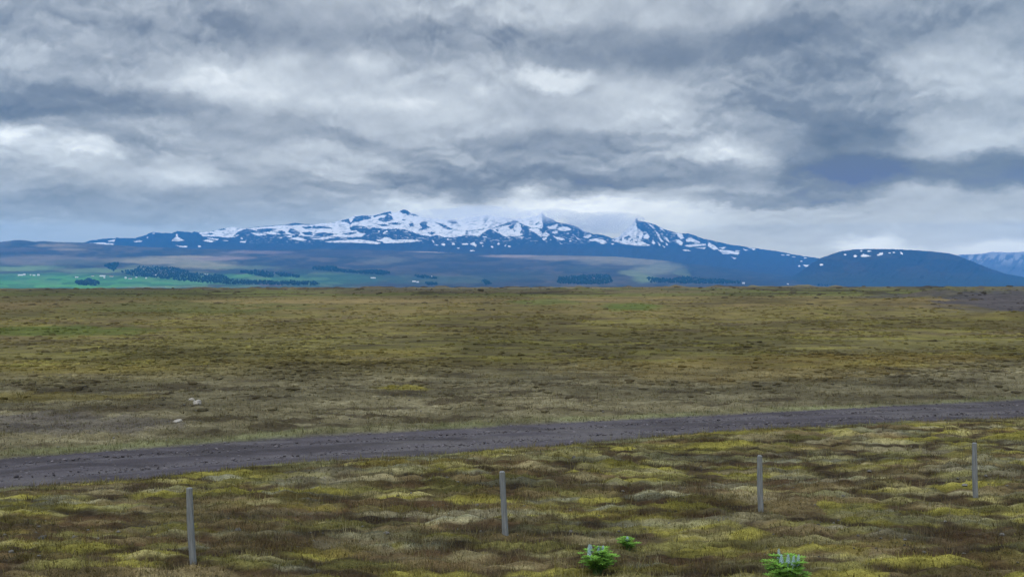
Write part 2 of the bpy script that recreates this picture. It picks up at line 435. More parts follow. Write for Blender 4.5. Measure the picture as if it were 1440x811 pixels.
n = 36000
q = rng.random(n); hzv = 27 * 620 / (620 - q * (620 - 27)); hx = rng.uniform(-1, 1, n) * (4 + 0.58 * hzv)
hk = (hzv > trk_far(hx) + 0.8) & (rng.random(n) < sm(26, 60, hzv)) & (rng.random(n) < 0.15 + 0.85 * sm(0.40, 0.62, fbm(hx / (3 + hzv * .03), hzv / (2 + hzv * .03), 121, 3)))
hx, hzv = hx[hk], hzv[hk]; n = len(hx)
gh, ga, gb, gbig, gw = ground_z(hx, hzv)
hs = 0.13 * np.sqrt(hzv / 46) * rng.uniform(0.5, 1.7, n)
V, Fc = rocks_np(np.stack([hx, hzv, gh], -1), hs, 0.42, 9)
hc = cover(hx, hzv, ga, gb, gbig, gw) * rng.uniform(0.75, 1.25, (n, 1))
nm = 240
mz = np.where(rng.random(nm) < 0.6, rng.uniform(330, 720, nm), rng.uniform(120, 330, nm)); mx_ = rng.uniform(-0.62, 0.62, nm) * mz
mg = ground_z(mx_, mz)[0]; ms = rng.uniform(0.6, 1.7, nm) * (mz / 420) ** 0.7
V2, F2 = rocks_np(np.stack([mx_, mz, mg - 0.1], -1), ms, 0.42, 19)
V = np.concatenate([V, V2]); Fc = np.concatenate([Fc, F2 + 12 * n]); hc = np.concatenate([hc, np.array([(0.050, 0.042, 0.024)]) * rng.uniform(0.6, 1.5, (nm, 1))])
tag(mesh_np('heather', V, Fc, MAT_GROUND, np.repeat(hc, 12, 0), smooth=True), 'low cushions of heather and moss across the middle of the heath', kind='stuff')

# ------------------------------------------------------------------ far land: relief surfaces with real distance and depth
def pxdir(px, py): return (px - 720) / F, (405.5 - py) / F

def inpoly(px, py, poly):
    poly = np.asarray(poly, float); res = np.zeros(px.shape, bool)
    x0, y0 = poly.min(0) - 0.01; x1, y1 = poly.max(0) + 0.01
    bb = (px >= x0) & (px <= x1) & (py >= y0) & (py <= y1)
    X, Y = px[bb], py[bb]; r = np.zeros(X.shape, bool)
    j = len(poly) - 1
    for i in range(len(poly)):
        xi, yi = poly[i]; xj, yj = poly[j]
        cnd = (yi > Y) != (yj > Y)
        with np.errstate(divide='ignore', invalid='ignore'):
            cut = (xj - xi) * (Y - yi) / (yj - yi) + xi
        r ^= cnd & (X < cut); j = i
    res[bb] = r
    return res

def relief(name, label, ridge, base_y, Dr, Db, x0, x1, step, rows, p, rough, jag, paint, seed):
    px = np.arange(x0, x1 + step, step)
    rx, ry = np.array(ridge, float).T
    ry_ = np.interp(px, rx, ry) + jag * (fbm(px / 5, px * 0 + seed, seed, 3) - 0.5)
    by_ = np.maximum(np.interp(px, *np.array(base_y, float).T), ry_ + 1.5)
    t = np.linspace(0, 1, rows)
    PX, T = np.meshgrid(px, t, indexing='ij')
    PY = by_[:, None] + (ry_ - by_)[:, None] * T
    D = Db + (Dr - Db) * T ** p
    gul = np.abs(fbm((PX + 0.9 * (PY - 350)) / 16, PY / 22, seed + 1, 4) - 0.5) * 2
    D = D + rough * (gul - 0.3) * np.minimum(1, 6 * T) + 0.5 * rough * (fbm(PX / 5, PY / 3.5, seed + 2, 3) - 0.5)
    col = paint(PX, PY, T)
    dx, dz = pxdir(PX, PY)
    P = np.stack([dx * D, D, CAM_H + dz * D], -1)
    # the far side falls away behind the ridge
    back = []; bc = []
    last = P[:, -1]
    for k in (0.15, 0.4, 1.0):
        q = last.copy(); q[:, 1] += 2600 * k; q[:, 0] *= (1 + 0.1 * k); q[:, 2] = last[:, 2] * (1 - 0.12 * (k / .15) if k < .2 else (0.55 if k < .5 else 0)) - (4 if k == 1.0 else 0)
        back.append(q); bc.append(col[:, -1])
    P = np.concatenate([P, np.stack(back, 1)], 1); colr = np.concatenate([col, np.stack(bc, 1)], 1)
    V = P.reshape(-1, 3)
    o = mesh_np(name, V, grid_faces(P.shape[0], P.shape[1])[:, ::-1], MAT_LAND, colr.reshape(-1, 3))
    return tag(o, label, kind='structure'), px, t, P, PX, PY

ROCK = np.array((0.026, 0.031, 0.040)); SNOW = np.array((0.92, 0.90, 0.86))

S = 'S'; R = 'R'
def e(x, y, rx, ry=None):
    ry = rx * .8 if ry is None else ry
    return [(x + rx * math.cos(a), y + ry * math.sin(a)) for a in np.linspace(0, 6.2, 8)]
snow_shapes = [
 # left part of the range
 (S, [(126,341.5),(145,341.2),(160,342.5),(159,344.3),(135,343.2)]), (S, [(151,339),(157,337.5),(162.5,336.3),(161,339.6),(153,339.8)]),
 (S, [(188,339.5),(194,338),(200,338.2),(199,340.2),(189,340.4)]), (S, e(207,334,1.3)), (S, e(216,328,2,.8)),
 (S, [(241,338.5),(246,334),(248,329),(249.6,329),(251,333.5),(255,336),(260,338),(250,339.3)]),
 (S, [(247,345),(256,345.8),(264,346),(263,347.8),(253,347.2)]), (S, [(278,345.2),(283,345),(282,347.3),(279,347.4)]),
 (S, [(279,327),(300,325),(325,319),(345,321),(350,330),(335,333),(320,334),(308,333),(300,332.5),(285,332)]),
 (R, [(291,328.5),(298,327.5),(301,329),(296,330.5)]), (R, [(286,333),(300,333.5),(312,334),(318,336),(300,336)]), (R,[(306,322),(314,321),(318,323),(310,324)]),
 (S, [(285,338.5),(292,336.5),(303,339.4),(297,340.7)]), (S, [(291,334),(308,336.2),(305,338),(294,335.7)]), (S, [(312,337.5),(322,338),(318,339.2)]),
 (R, [(328,332),(336,325),(343,322.5),(352,323),(357,327.5),(345,331),(335,334)]),
 (S, [(330,331),(337,329.5),(333,332)]), (S, [(352,327.5),(372,328),(375,331),(362,331.5)]), (S, [(337,339.3),(346,338.8),(345,341),(338,341)]), (S, e(340,335,1.4)),
 (S, [(345,322),(360,320),(395,317),(440,316),(471,313),(470,335),(450,334),(430,332),(415,331),(400,329),(385,330),(372,328),(356,323)]),
 (R, [(362,322.5),(378,321),(390,322),(380,325.5),(370,327),(360,326)]), (R, [(385,326.5),(396,324),(402,327),(396,329.5)]),
 (R, [(405,326),(408,320.5),(417,324),(422,328),(419,332),(410,329)]), (R, [(424,319),(436,318),(440,320.5),(430,322)]), (R, [(424,327),(436,325.5),(446,328),(440,331),(428,330)]),
 (S, [(389,333),(398,333.5),(395,334.8)]), (S, [(402,332),(410,331),(411,333.7),(404,333.4)]), (S, [(405,336),(412,334.5),(420,333.4),(432,337.5),(426,339),(414,336.8)]),
 (S, [(438,334.8),(462,336),(455,337.2),(440,336.2)]),
 # the high middle
 (S, [(440,313),(480,306),(568,293),(600,303),(640,305),(655,305),(684,300),(700,303),(728,308),(690,321.5),(684,324),(678,328),(675,332),(668,331.5),(655,330.5),(640,333.5),(625,333.5),(614,330.5),(605,332),(592,330.5),(583,327),(570,323),(558,321.5),(540,322),(532,320.5),(523,319.5),(515,328),(508,333),(463,334),(462,336),(455,336),(440,332)]),
 (R, [(471,315),(480,310),(490,308),(493,313.5),(496,309),(500,304.5),(511,303),(523,303),(521,307.5),(512,309),(505,312),(496,313.2),(493,315.8),(487,312.3),(478,311.6)]),
 (R, [(524,304),(538,299.5),(549,297),(551,300),(545,301),(551,304),(552.5,308),(548,311),(540,312.3),(531,309),(533,306.4),(540,306),(544,302.2),(537,302.6),(526,305.8)]),
 (R, [(561.5,297),(568,294),(573,296),(578,301),(574,303),(570,300),(566,300.4)]), (R, [(575,301),(584,301),(590,304),(582,303.5)]),
 (R, [(491,320),(498,317.5),(513,318),(518,321.5),(523,323.5),(518,327),(512,328.7),(505,327),(501,324),(493,324)]), (S, e(501,326.5,2.2,1)), (S,[(505,319.8),(509,319.4),(508,321)]),
 (R, [(440,317.5),(452,318),(467,320),(466,321.7),(455,320.6),(447,321.6),(440,322)]), (R, [(445,328),(455,326.8),(468,328),(470,329.6),(462,332.4),(450,333.2),(440,332)]),
 (R, [(480,329.2),(490,326.6),(502,326),(500,328.7),(487,330.4)]), (R, [(463,333),(485,332.3),(470,334)]),
 (R, [(589,315),(593,312),(597,310.3),(601,313),(600,317),(606,320),(600,322),(592,324),(587,324),(594,319.5)]), (R, [(574.5,315),(581,313),(583,318.7),(577,318.4)]),
 (R, [(610,312),(622,315),(632,319.6),(638,322.6),(630,323.2),(622,318.8)]), (R, [(545,314),(556,312.8),(566,314),(562,316),(550,315.8)]), (R, [(565,309),(570,308.6),(569,310.8)]),
 (R, [(530,316),(540,315),(548,317.5),(538,318.4)]), (R, [(600,327),(607,325.6),(613,328),(606,330)]),
 (R, [(654,324.2),(668,323),(682,321.3),(680,323.4),(660,325)]), (R, [(655,324),(658.4,324),(657.6,329.6),(655,329.2)]),
 (R, [(629,311),(634,309.8),(641,311.2),(643.5,313.5),(637,315)]),
 (R, [(679.5,307),(682,303),(687,303.6),(686.5,309),(682,313)]), (R, e(671.5,305.5,3.5,1)), (R, e(683.5,317,1.4,1.1)),
 (S, [(531,324),(534.4,325),(533.4,328.2)]), (S, [(538,327.4),(545,323.8),(545.6,325.6),(539.4,328.7)]), (S, [(566,325.4),(574,325),(573,326.8)]), (S, e(556,324,1.4,1)),
 (S, [(456,339.8),(475,338),(490,337.4),(505,336.6),(525,339.3),(536,341.6),(531,343),(515,341.9),(500,341.2),(470,341.2)]),
 (S, [(529,337),(537,336),(541,333.4),(548,334),(552,337),(575,337),(596,338),(580,340.2),(560,341.3),(540,342),(537,339.6),(530,338.7)]),
 (S, [(607.6,338),(609.4,338.4),(611.4,341.8),(609.6,341.6)]), (S, [(609.5,343.4),(616.5,344),(615,345.4)]), (S, e(623.5,343.5,3,1.9)), (S, e(637.5,343,2.2,1.9)), (S, e(654,343.2,5,1.2)),
 (S, [(660,342.5),(668.5,340),(667,342),(671.5,345),(669,347.4),(664,344.6)]), (S, e(677,341.5,2.4,1.3)), (S, e(629.5,336.4,1.5,1.2)), (S, e(644.5,349,1.8,1)), (S, e(664,352.5,4,.7)), (S, e(679,346,1.2,.9)),
 # second summit group
 (R, [(684,324.2),(690,321.6),(698,326),(705,330),(712,333.4),(704,335),(690,334),(677,333)]),
 (S, [(678,332.4),(685,332),(684,334.2),(679,333.7)]),
 (S, [(690,322),(700,319.3),(715,316.6),(728,313),(732,316),(734,322),(731,327),(736,330),(730,332),(718,331.7),(712,333),(705,330),(698,326)]),
 (R, [(714,319.4),(722,315),(727.4,314.6),(724,317.4),(722,320.4),(719,322.4)]), (R, [(721.6,322),(726,324),(723,326.4)]), (R, [(699,321),(701,324),(700.4,327),(698,323.5)]),
 (S, [(713,333),(719,334),(716,335.6)]), (S, [(725,334),(737,332.8),(735,334.8)]), (S, e(701,343,1.2,2)), (S, e(692,347,1.8,1.3)), (S, [(709,346.5),(712.4,343),(711.5,346)]), (S, e(716.5,346.5,2.2,1.1)),
 (S, [(731,313.5),(745,319.3),(762,321.3),(764,318),(762,311),(761,297),(740,302),(700,300),(728,311)]), (R, [(752,316),(757,311.6),(759,312.6),(754,316.6)]),
 (S, [(743,323),(748,319.8),(758,322),(762,327),(762,333.4),(757,331),(752,327)]), (S, [(764,327.4),(767,325),(774,330),(768,333),(762,332)]), (S, [(762,335.4),(769,333.4),(768,336),(765,338.4)]),
 (S, [(768,319.4),(775,318),(784,314),(784.6,317),(780,322),(772,321.7)]), (S, [(783,322),(790,319),(798,319),(804,323),(795,325.2),(787,324)]), (S, [(776,326),(783,324),(784.6,328),(778,328.4)]),
 (S, [(777,331),(782,333),(790,334),(795,337),(788,338.3),(781,335.2)]), (S, [(786,341),(792.6,343.8),(788,343.2)]), (S, [(804.4,327.4),(808,331),(816,337.4),(812.4,336.4)]),
 (S, [(820,333),(830,328.8),(832,332),(826,335)]), (S, [(828,337),(838,334.8),(848,337),(854,341),(848,342.7),(838,338.8),(830,338.7)]), (S, [(810,317.6),(822,322.6),(828,327.4),(820,325)]),
 (S, [(842.4,341),(850,343.2),(845,343)]), (S, e(861.5,343,2.4,1)), (S, e(802,339,2,.9)), (S, e(799,328,2,.7)),
 # third summit
 (S, [(860,338),(870,329),(880,314),(888,304),(894,310),(895,320),(900,323),(905,328),(903,334),(900,338),(908,342),(915,345),(906,345.7),(895,345.2),(885,344),(875,343),(868,340.4)]),
 (R, [(877,335),(881,332),(884,331),(888.5,333),(885,334),(882,338)]), (R, [(884,340),(889,335),(890.4,338)]), (R, [(861,334.6),(866,337.4),(864,339)]), (R, [(891,341),(897,337.8),(896,341)]), (R,[(870,337.6),(874,334.5),(875,339)]), (R,[(893,334),(898,331),(899,334)]),
 (S, [(905,331),(910,328),(914,333),(911,336),(905,334.4)]), (S, [(909.5,312.8),(917,317.6),(921.6,322),(918,321.2)]), (S, [(920.6,323),(926,328),(930,336),(934,340),(930,340.4),(926,334)]),
 (S, [(926.6,318.6),(933,322),(934.6,326),(929,322.3)]), (S, [(934.6,332.4),(938,335),(942.6,341),(938,339.4)]), (S, [(924.6,341),(928.6,343),(927.6,346.4)]), (S, [(931,344.6),(936,347),(935,349)]), (S, [(936,341),(939.6,344),(937,345.4)]), (S, [(918,338),(921.6,341),(919,344.4),(916.5,341)]),
 (S, [(950,327),(958,328.6),(962.4,335),(957,336.4),(954,333)]), (S, [(950,337),(955,337),(960.4,341),(959,346.4),(952,341)]), (S, [(964,336.4),(970,334),(978,337),(985.4,341),(978,342.2),(972,339.4),(966,340.2)]),
 (S, [(962,345.2),(975,343),(993,342.8),(993.6,345),(980,346.2),(968,347.2)]), (S, [(960,351),(968,351),(971.4,353),(962,352.7)]), (S, [(977,348.2),(993,347.8),(990,350)]), (S, [(997,341),(1003,344),(1010.6,350),(1004,351.2),(995,346)]),
 (S, [(1011,348.4),(1022,346.8),(1018,350)]), (S, [(1010,351),(1025,352),(1040.6,355),(1038,358),(1025,356.2),(1013,354)]), (S, [(1014,355),(1028,357),(1018,357.4)]), (S, [(1028,361),(1035.6,363.4),(1033,364.2)]), (S, [(1044,349.4),(1053.6,352),(1048,352.4)]), (S, [(1049,347.6),(1064,350),(1060,351.7)]), (S, e(1037,352.6,3.6,.9)),
 (S, e(1101,358.5,2.2,.9)), (S, e(1108.5,358.3,2.4,.8)), (S, e(1116,361,3,.8)), (S, e(1132.5,362.6,1.8,.9)), (S, e(1127,367.4,1.6,.8)), (S, e(1124,374,1.8,1.1)), (S, [(1129,372),(1136,372.6),(1143,371),(1138,375.2),(1133,375.2)]), (S, e(1145,377.4,1.4,.8)),
]
def snow_paint(PX, PY, T):
    jx = 1.5 * (fbm(PX / 2.2, PY / 2.2, 201, 2) - 0.5); jy = 0.9 * (fbm(PX / 2.2, PY / 2.2, 202, 2) - 0.5)
    qx, qy = PX + jx, PY + jy
    m = np.zeros(PX.shape)
    for kind, poly in snow_shapes:
        m[inpoly(qx, qy, poly)] = 1.0 if kind == S else 0.0
    # thin snow and scree between the big patches
    sp = sm(0.66, 0.72, fbm(PX / 3.2, PY / 1.4, 203, 3)) * sm(346, 336, PY) * sm(300, 420, PX) * 0.5
    m = np.maximum(m, sp)
    sc_ = sm(0.56, 0.70, fbm((PX + PY * .8) / 4.0 + 40, PY / 1.5, 204, 4)) * 0.5
    m = m * (1 - sc_ * sm(300, 314, PY))
    # highest rocks painted whiter to imitate their fade into the summit cloud
    cloud_fade = sm(316, 303, PY) * (sm(583, 600, PX) * sm(792, 770, PX) + 0.9 * sm(866, 880, PX) * sm(903, 893, PX))
    m = np.maximum(m, 0.75 * cloud_fade)
    c = np.empty(PX.shape + (3,)); c[:] = ROCK
    c = mixc(c, (0.036, 0.039, 0.046), sm(0.45, 0.6, fbm(PX / 14, PY / 5, 205, 4)) * 0.8)
    c = mixc(c, (0.046, 0.044, 0.042), sm(343, 352, PY) * 0.7)
    return mixc(c, SNOW, m)

ridgeA = [(-300,352),(60,347),(118,341),(126,338.2),(140,336.4),(150,335.2),(165,334.5),(185,335),(190,335),(205,330),(215,326),(225,327.2),(241,328),(249,325),(262,326),(270,327),(273,325),(278,326.5),(288,326),(300,324.6),(325,319),(336,321),(345,321.5),(360,319.5),(395,316.4),(415,313.6),(440,315.8),(470,313),(480,309),(492,307),(498,303.6),(512,302.6),(523,302.8),(538,299.4),(549,296.8),(555,298.4),(562,296),(568,294.4),(573,296.4),(578,300),(584,301.6),(595,305.5),(615,308.5),(635,309),(655,307.4),(672,304),(684,301.8),(700,305),(722,308),(745,306),(757,302.5),(762,299),(768,305),(777,308),(783,312.4),(792,314),(803,316),(815,320),(827,326),(835,329),(847,330),(855,333),(862,335),(870,333),(878,326),(884,320),(889,316),(892,310),(895,306.6),(898,311),(912,313),(922,316),(933,321.7),(947,326),(958,328.7),(968,328),(977,331),(983,334),(998,337.5),(1010,340),(1027,343.7),(1043,346),(1060,348.7),(1077,351),(1095,353.7),(1112,357),(1130,360),(1155,364),(1200,374),(1300,390),(1500,402),(1800,404)]
baseA = [(-300,366),(100,366),(400,366),(800,368),(1000,380),(1200,396),(1300,402),(1800,406)]
snow_mountain, *_ = relief('snowy_mountains', 'snow streaked dark mountain range with three summits on the horizon', ridgeA, baseA, 20500, 14500,
                           -300, 1800, 1.0, 150, 0.8, 260, 1.3, snow_paint, 301)

# flat-topped hill to the right
hill_snow = [e(1188,358,1.8,.9), e(1203,360,2.2,1.6), [(1210,360.4),(1214,357),(1219,358.4),(1225,360.2),(1213,361.2)], e(1211,353,1.4,.9), e(1222,353.2,3.4,.8), [(1233,358.8),(1237,355.6),(1241.6,355),(1242,358),(1235,359.6)], e(1251,355.6,2,.8), e(1257,355,1.4,.9), [(1265.4,353.8),(1268,354.4),(1270.6,358.4),(1267,357)], e(1155,372,2.4,1.3)]
def hill_paint(PX, PY, T):
    c = np.empty(PX.shape + (3,)); c[:] = (0.030, 0.036, 0.044)
    c = mixc(c, (0.052, 0.048, 0.045), sm(0.45, 0.62, fbm(PX / 40, PY / 9, 211, 4)) * 0.7)
    c = mixc(c, (0.036, 0.050, 0.040), sm(376, 394, PY) * 0.6)
    m = np.zeros(PX.shape)
    for p in hill_snow: m[inpoly(PX + 1.2 * (fbm(PX / 2, PY / 2, 212, 2) - .5), PY, p)] = 1
    return mixc(c, SNOW, m)
ridgeT = [(1080,404),(1120,386),(1140,371),(1152,363.5),(1165,358.8),(1180,353.8),(1200,350.6),(1225,350),(1245,350),(1270,351),(1292,352),(1305,353),(1330,355.5),(1345,358.7),(1367,367.5),(1392,377.5),(1415,385),(1440,389.5),(1500,396),(1600,402),(1700,404)]
baseT = [(1080,406),(1700,406)]
relief('flat_topped_hill', 'dark blue flat topped hill with a few snow patches near its rim', ridgeT, baseT, 13500, 9800, 1080, 1700, 1.0, 90, 0.8, 220, 0.8, hill_paint, 311)

# the pale mountain beyond it
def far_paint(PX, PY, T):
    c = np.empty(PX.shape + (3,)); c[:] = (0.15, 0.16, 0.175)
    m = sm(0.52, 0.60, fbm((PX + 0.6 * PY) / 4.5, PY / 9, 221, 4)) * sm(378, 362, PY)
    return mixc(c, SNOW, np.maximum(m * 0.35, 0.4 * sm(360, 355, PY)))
ridgeF = [(1240,404),(1300,380),(1330,364),(1350,357.6),(1365,357.8),(1380,356.5),(1397,354),(1415,355),(1440,354),(1480,350),(1540,353),(1600,349),(1700,358),(1850,380)]
relief('far_mountain', 'pale hazy snow dusted mountain far off behind the flat topped hill', ridgeF, [(1240,406),(1850,406)], 24000, 19500, 1240, 1850, 1.0, 80, 0.9, 420, 0.8, far_paint, 321)

# cloud lying on the summits: closed billowy volumes, thin at their edges
mm = bpy.data.materials.new('cloud_volume'); mm.use_nodes = True; _n = mm.node_tree; _n.nodes.clear()
_o = _n.nodes.new('ShaderNodeOutputMaterial'); _v = _n.nodes.new('ShaderNodeVolumePrincipled')
_v.inputs['Color'].default_value = (1, 1, 1, 1); _v.inputs['Density'].default_value = 0.75e-3; _v.inputs['Anisotropy'].default_value = 0.2
_n.links.new(_v.outputs[0], _o.inputs['Volume'])
def summit_cloud(px, py, D, rx, ry, depth, seed, label):
    nu, nv = 72, 30
    th = np.linspace(0, 2 * np.pi, nu, endpoint=False); ph = np.linspace(0.02, np.pi - 0.02, nv)
    TH_, PH_ = np.meshgrid(th, ph, indexing='ij')
    ux, uy, uz = np.cos(TH_) * np.sin(PH_), np.sin(TH_) * np.sin(PH_), np.cos(PH_)
    f = 0.55 + 0.75 * 0.5 * (fbm(ux * 2.2 + uz * 1.7 + seed, uy * 2.2 + uz * 1.1, seed, 4) + fbm(ux * 2.0 - 3, uz * 2.4 + uy, seed + 5, 4))
    cx, cz = pxdir(px, py)
    P = np.stack([cx * D + ux * f * rx / F * D, D + uy * f * depth, CAM_H + cz * D + uz * f * ry / F * D], -1)
    i = np.arange(nu)[:, None]; j = np.arange(nv - 1)[None, :]
    q = np.stack([i * nv + j, i * nv + j + 1, ((i + 1) % nu) * nv + j + 1, ((i + 1) % nu) * nv + j], -1).reshape(-1, 4)
    caps = np.array([[k * nv, ((k + 1) % nu) * nv, nu * nv, nu * nv] for k in range(nu)]); 
    V = np.concatenate([P.reshape(-1, 3), P[:, 0].mean(0)[None], P[:, -1].mean(0)[None]])
    me = bpy.data.meshes.new('summit_cloud')
    fc = [tuple(a) for a in q] + [(k * nv, ((k + 1) % nu) * nv, nu * nv)[::-1] for k in range(nu)] + [(k * nv + nv - 1, ((k + 1) % nu) * nv + nv - 1, nu * nv + 1) for k in range(nu)]
    me.from_pydata([tuple(v) for v in V], [], fc); me.materials.append(mm); me.update()
    import bmesh
    bm = bmesh.new(); bm.from_mesh(me); bmesh.ops.recalc_face_normals(bm, faces=bm.faces); bm.to_mesh(me); bm.free()
    o = bpy.data.objects.new('summit_cloud', me); C.objects.link(o)
    tag(o, label, kind='stuff')
summit_cloud(665, 303, 20300, 92, 14, 900, 3, 'white cloud over the snowfield between the first two summits')
summit_cloud(770, 302, 20400, 46, 9, 600, 4, 'shred of white cloud on the second summit')
summit_cloud(848, 314, 20300, 62, 17, 850, 5, 'white cloud filling the gap before the third summit')

# farmland slope under the range
slope_paint_list = [
 # x, y, rx, ry, colour, strength  (land cover: fields, heath, pale grass, bare ground)
 (60, 396, 190, 13, (0.070, 0.200, 0.065), 1.0), (200, 396, 150, 9, (0.075, 0.21, 0.065), 0.9), (30, 377, 70, 5, (0.135, 0.20, 0.07), 0.8), (140, 380, 60, 4, (0.13, 0.19, 0.07), 0.7),
 (60, 366, 100, 8, (0.145, 0.120, 0.090), 0.8), (75, 345, 35, 3, (0.21, 0.165, 0.10), 0.8), (90, 351, 30, 2.5, (0.21, 0.165, 0.10), 0.7), (20, 351, 60, 4, (0.115, 0.085, 0.075), 0.7),
 (230, 366, 90, 6, (0.215, 0.185, 0.11), 0.9), (290, 373, 60, 6, (0.20, 0.18, 0.10), 0.9), (310, 363, 60, 4, (0.215, 0.16, 0.13), 0.8), (365, 355, 60, 3, (0.19, 0.14, 0.125), 0.7), (255, 361, 45, 2, (0.26, 0.21, 0.13), 0.7), (210, 377, 40, 5, (0.13, 0.15, 0.07), 0.6),
 (110, 369, 60, 5, (0.10, 0.125, 0.075), 0.6), (330, 388, 30, 5, (0.085, 0.21, 0.07), 0.8), (400, 392, 60, 4, (0.09, 0.20, 0.075), 0.75), (470, 392, 90, 9, (0.062, 0.14, 0.07), 0.85), (340, 376, 60, 3, (0.13, 0.17, 0.08), 0.5), (600, 393, 130, 7, (0.05, 0.11, 0.07), 0.6),
 (540, 349, 60, 1.8, (0.20, 0.16, 0.12), 0.7), (620, 353.5, 50, 1.6, (0.33, 0.26, 0.20), 0.9), (720, 360.5, 50, 2.5, (0.29, 0.22, 0.17), 0.8), (800, 363, 80, 4, (0.21, 0.17, 0.12), 0.8), (545, 366, 45, 5, (0.13, 0.125, 0.085), 0.6), (490, 356, 120, 5, (0.090, 0.075, 0.070), 0.6),
 (880, 366, 80, 7, (0.20, 0.175, 0.11), 0.85), (930, 378, 40, 9, (0.17, 0.17, 0.10), 0.9), (905, 391, 26, 8, (0.125, 0.165, 0.075), 0.9), (890, 384, 25, 5, (0.16, 0.18, 0.08), 0.7), (963, 384, 10, 6, (0.15, 0.18, 0.08), 0.7), (830, 378, 40, 5, (0.10, 0.12, 0.08), 0.5),
 (660, 374, 140, 12, (0.055, 0.055, 0.052), 0.5), (1050, 380, 120, 16, (0.045, 0.052, 0.050), 0.6), (730, 388, 90, 8, (0.05, 0.075, 0.06), 0.5), (20, 374, 18, 2, (0.045, 0.06, 0.045), 0.6), (440, 380, 70, 2.5, (0.045, 0.07, 0.05), 0.6), (370, 371, 25, 2, (0.05, 0.07, 0.05), 0.6),
 (60, 403, 160, 2.2, (0.10, 0.25, 0.065), 0.7), (250, 403, 60, 1.5, (0.25, 0.28, 0.10), 0.5), (200, 403.5, 40, .8, (0.36, 0.34, 0.2), 0.6),
]
def slope_paint(PX, PY, T):
    c = np.empty(PX.shape + (3,)); c[:] = (0.064, 0.060, 0.046)
    c = mixc(c, (0.120, 0.095, 0.066), sm(0.42, 0.6, fbm(PX / 45, PY / 6, 231, 4)) * 0.7 * sm(1000, 700, PX))
    c = mixc(c, (0.028, 0.034, 0.038), sm(0.45, 0.6, fbm(PX / 30 + 9, PY / 5, 232, 4)) * 0.7)
    wx = 26 * (fbm(PX / 22, PY / 6, 233, 4) - 0.5); wy = 6 * (fbm(PX / 26, PY / 6, 234, 4) - 0.5)
    for x, y, rx, ry, col, k in slope_paint_list:
        d = np.hypot((PX + wx - x) / rx, (PY + wy * min(1, ry / 5) - y) / ry)
        c = mixc(c, np.array(col) * np.array((1.45 if x < 420 else 1.3) if col[0] > 0.12 else ((1.15, 1.28, 0.9) if col[1] > 0.15 else 0.8)), (1 - sm(0.45, 1.15, d)) * k)
    # field strips and hedged ground
    fs, fid = worley(PX / 26 + 0.4 * PY / 9, PY / 3.2, 236)
    fld = sm(376, 390, PY) * sm(560, 420, PX)
    c = mixc(c, (0.035, 0.100, 0.050), fld * sm(0.55, 0.6, fid) * 0.55)
    c = mixc(c, (0.110, 0.220, 0.080), fld * sm(0.25, 0.2, fid) * 0.5)
    c = c * (1 + 0.45 * (fbm(PX / 12, PY / 1.8, 235, 4) - 0.5))[..., None]
    return c
ridgeB = [(-400,348),(-200,344),(-60,342),(0,340),(10,339.4),(20,337.6),(28,337.4),(36,338.2),(48,340),(60,339),(70,339.6),(82,340.4),(110,341),(126,341.6),(150,344),(200,347),(280,350),(380,352),(460,350),(600,353.6),(700,358),(800,359),(870,361),(930,366),(1000,374),(1100,387),(1200,396),(1300,400.4),(1440,401.5),(1900,403)]
baseB = [(-400,409),(1900,409)]
BD_R, BD_B, BP = 14200, 6300, 0.85
slope, bpx, bt, BPOS, BPX, BPY = relief('farmland_slope', 'long green and brown farmland slope below the mountains', ridgeB, baseB, BD_R, BD_B, -400, 1900, 1.25, 150, BP, 90, 0.5, slope_paint, 331)
_nb = len(bt)
def on_slope(px, py):
    i = int(np.clip(round((px - bpx[0]) / (bpx[1] - bpx[0])), 0, len(bpx) - 1))
    col = BPY[i]; j = int(np.argmin(np.abs(col - py)))
    return BPOS[i, j].copy()

# ------------------------------------------------------------------ woods on the slope: each a mass of trees
def wood(name, label, poly, n, h, seed):
    r = np.random.default_rng(seed)
    poly = np.array(poly, float); x0, y0 = poly.min(0); x1, y1 = poly.max(0)
    pts = []
    n = int(n * 2.2)
    while len(pts) < n:
        q = r.uniform((x0, y0), (x1, y1), (n * 3, 2))
        q = q[inpoly(q[:, 0], q[:, 1], poly)]
        pts += [tuple(p) for p in q]
    n = int(n * 1.0); pts = pts[:n]
    P = []; Sz = []
    for (px, py) in pts:
        b = on_slope(px, py); hh = h * 1.3 * r.uniform(0.6, 1.25)
        for k in range(9):                                 # leaf masses up the trunk, narrowing to the tip
            f = r.uniform(0.12, 1.0)
            w = hh * 0.30 * (1.05 - 0.75 * f)
            a = r.uniform(0, 6.28)
            P.append((b[0] + w * math.cos(a), b[1] + w * math.sin(a), b[2] + hh * f * 0.95)); Sz.append(hh * r.uniform(0.17, 0.30))
    V, Fc = rocks_np(np.array(P), np.array(Sz), 0.9, seed)
    col = np.repeat(np.array([(0.030, 0.054, 0.033)]) * r.uniform(0.5, 1.5, (len(P), 1)), 12, 0)
    return tag(mesh_np(name, V, Fc, MAT_TREES, col, smooth=False), label, kind='stuff')

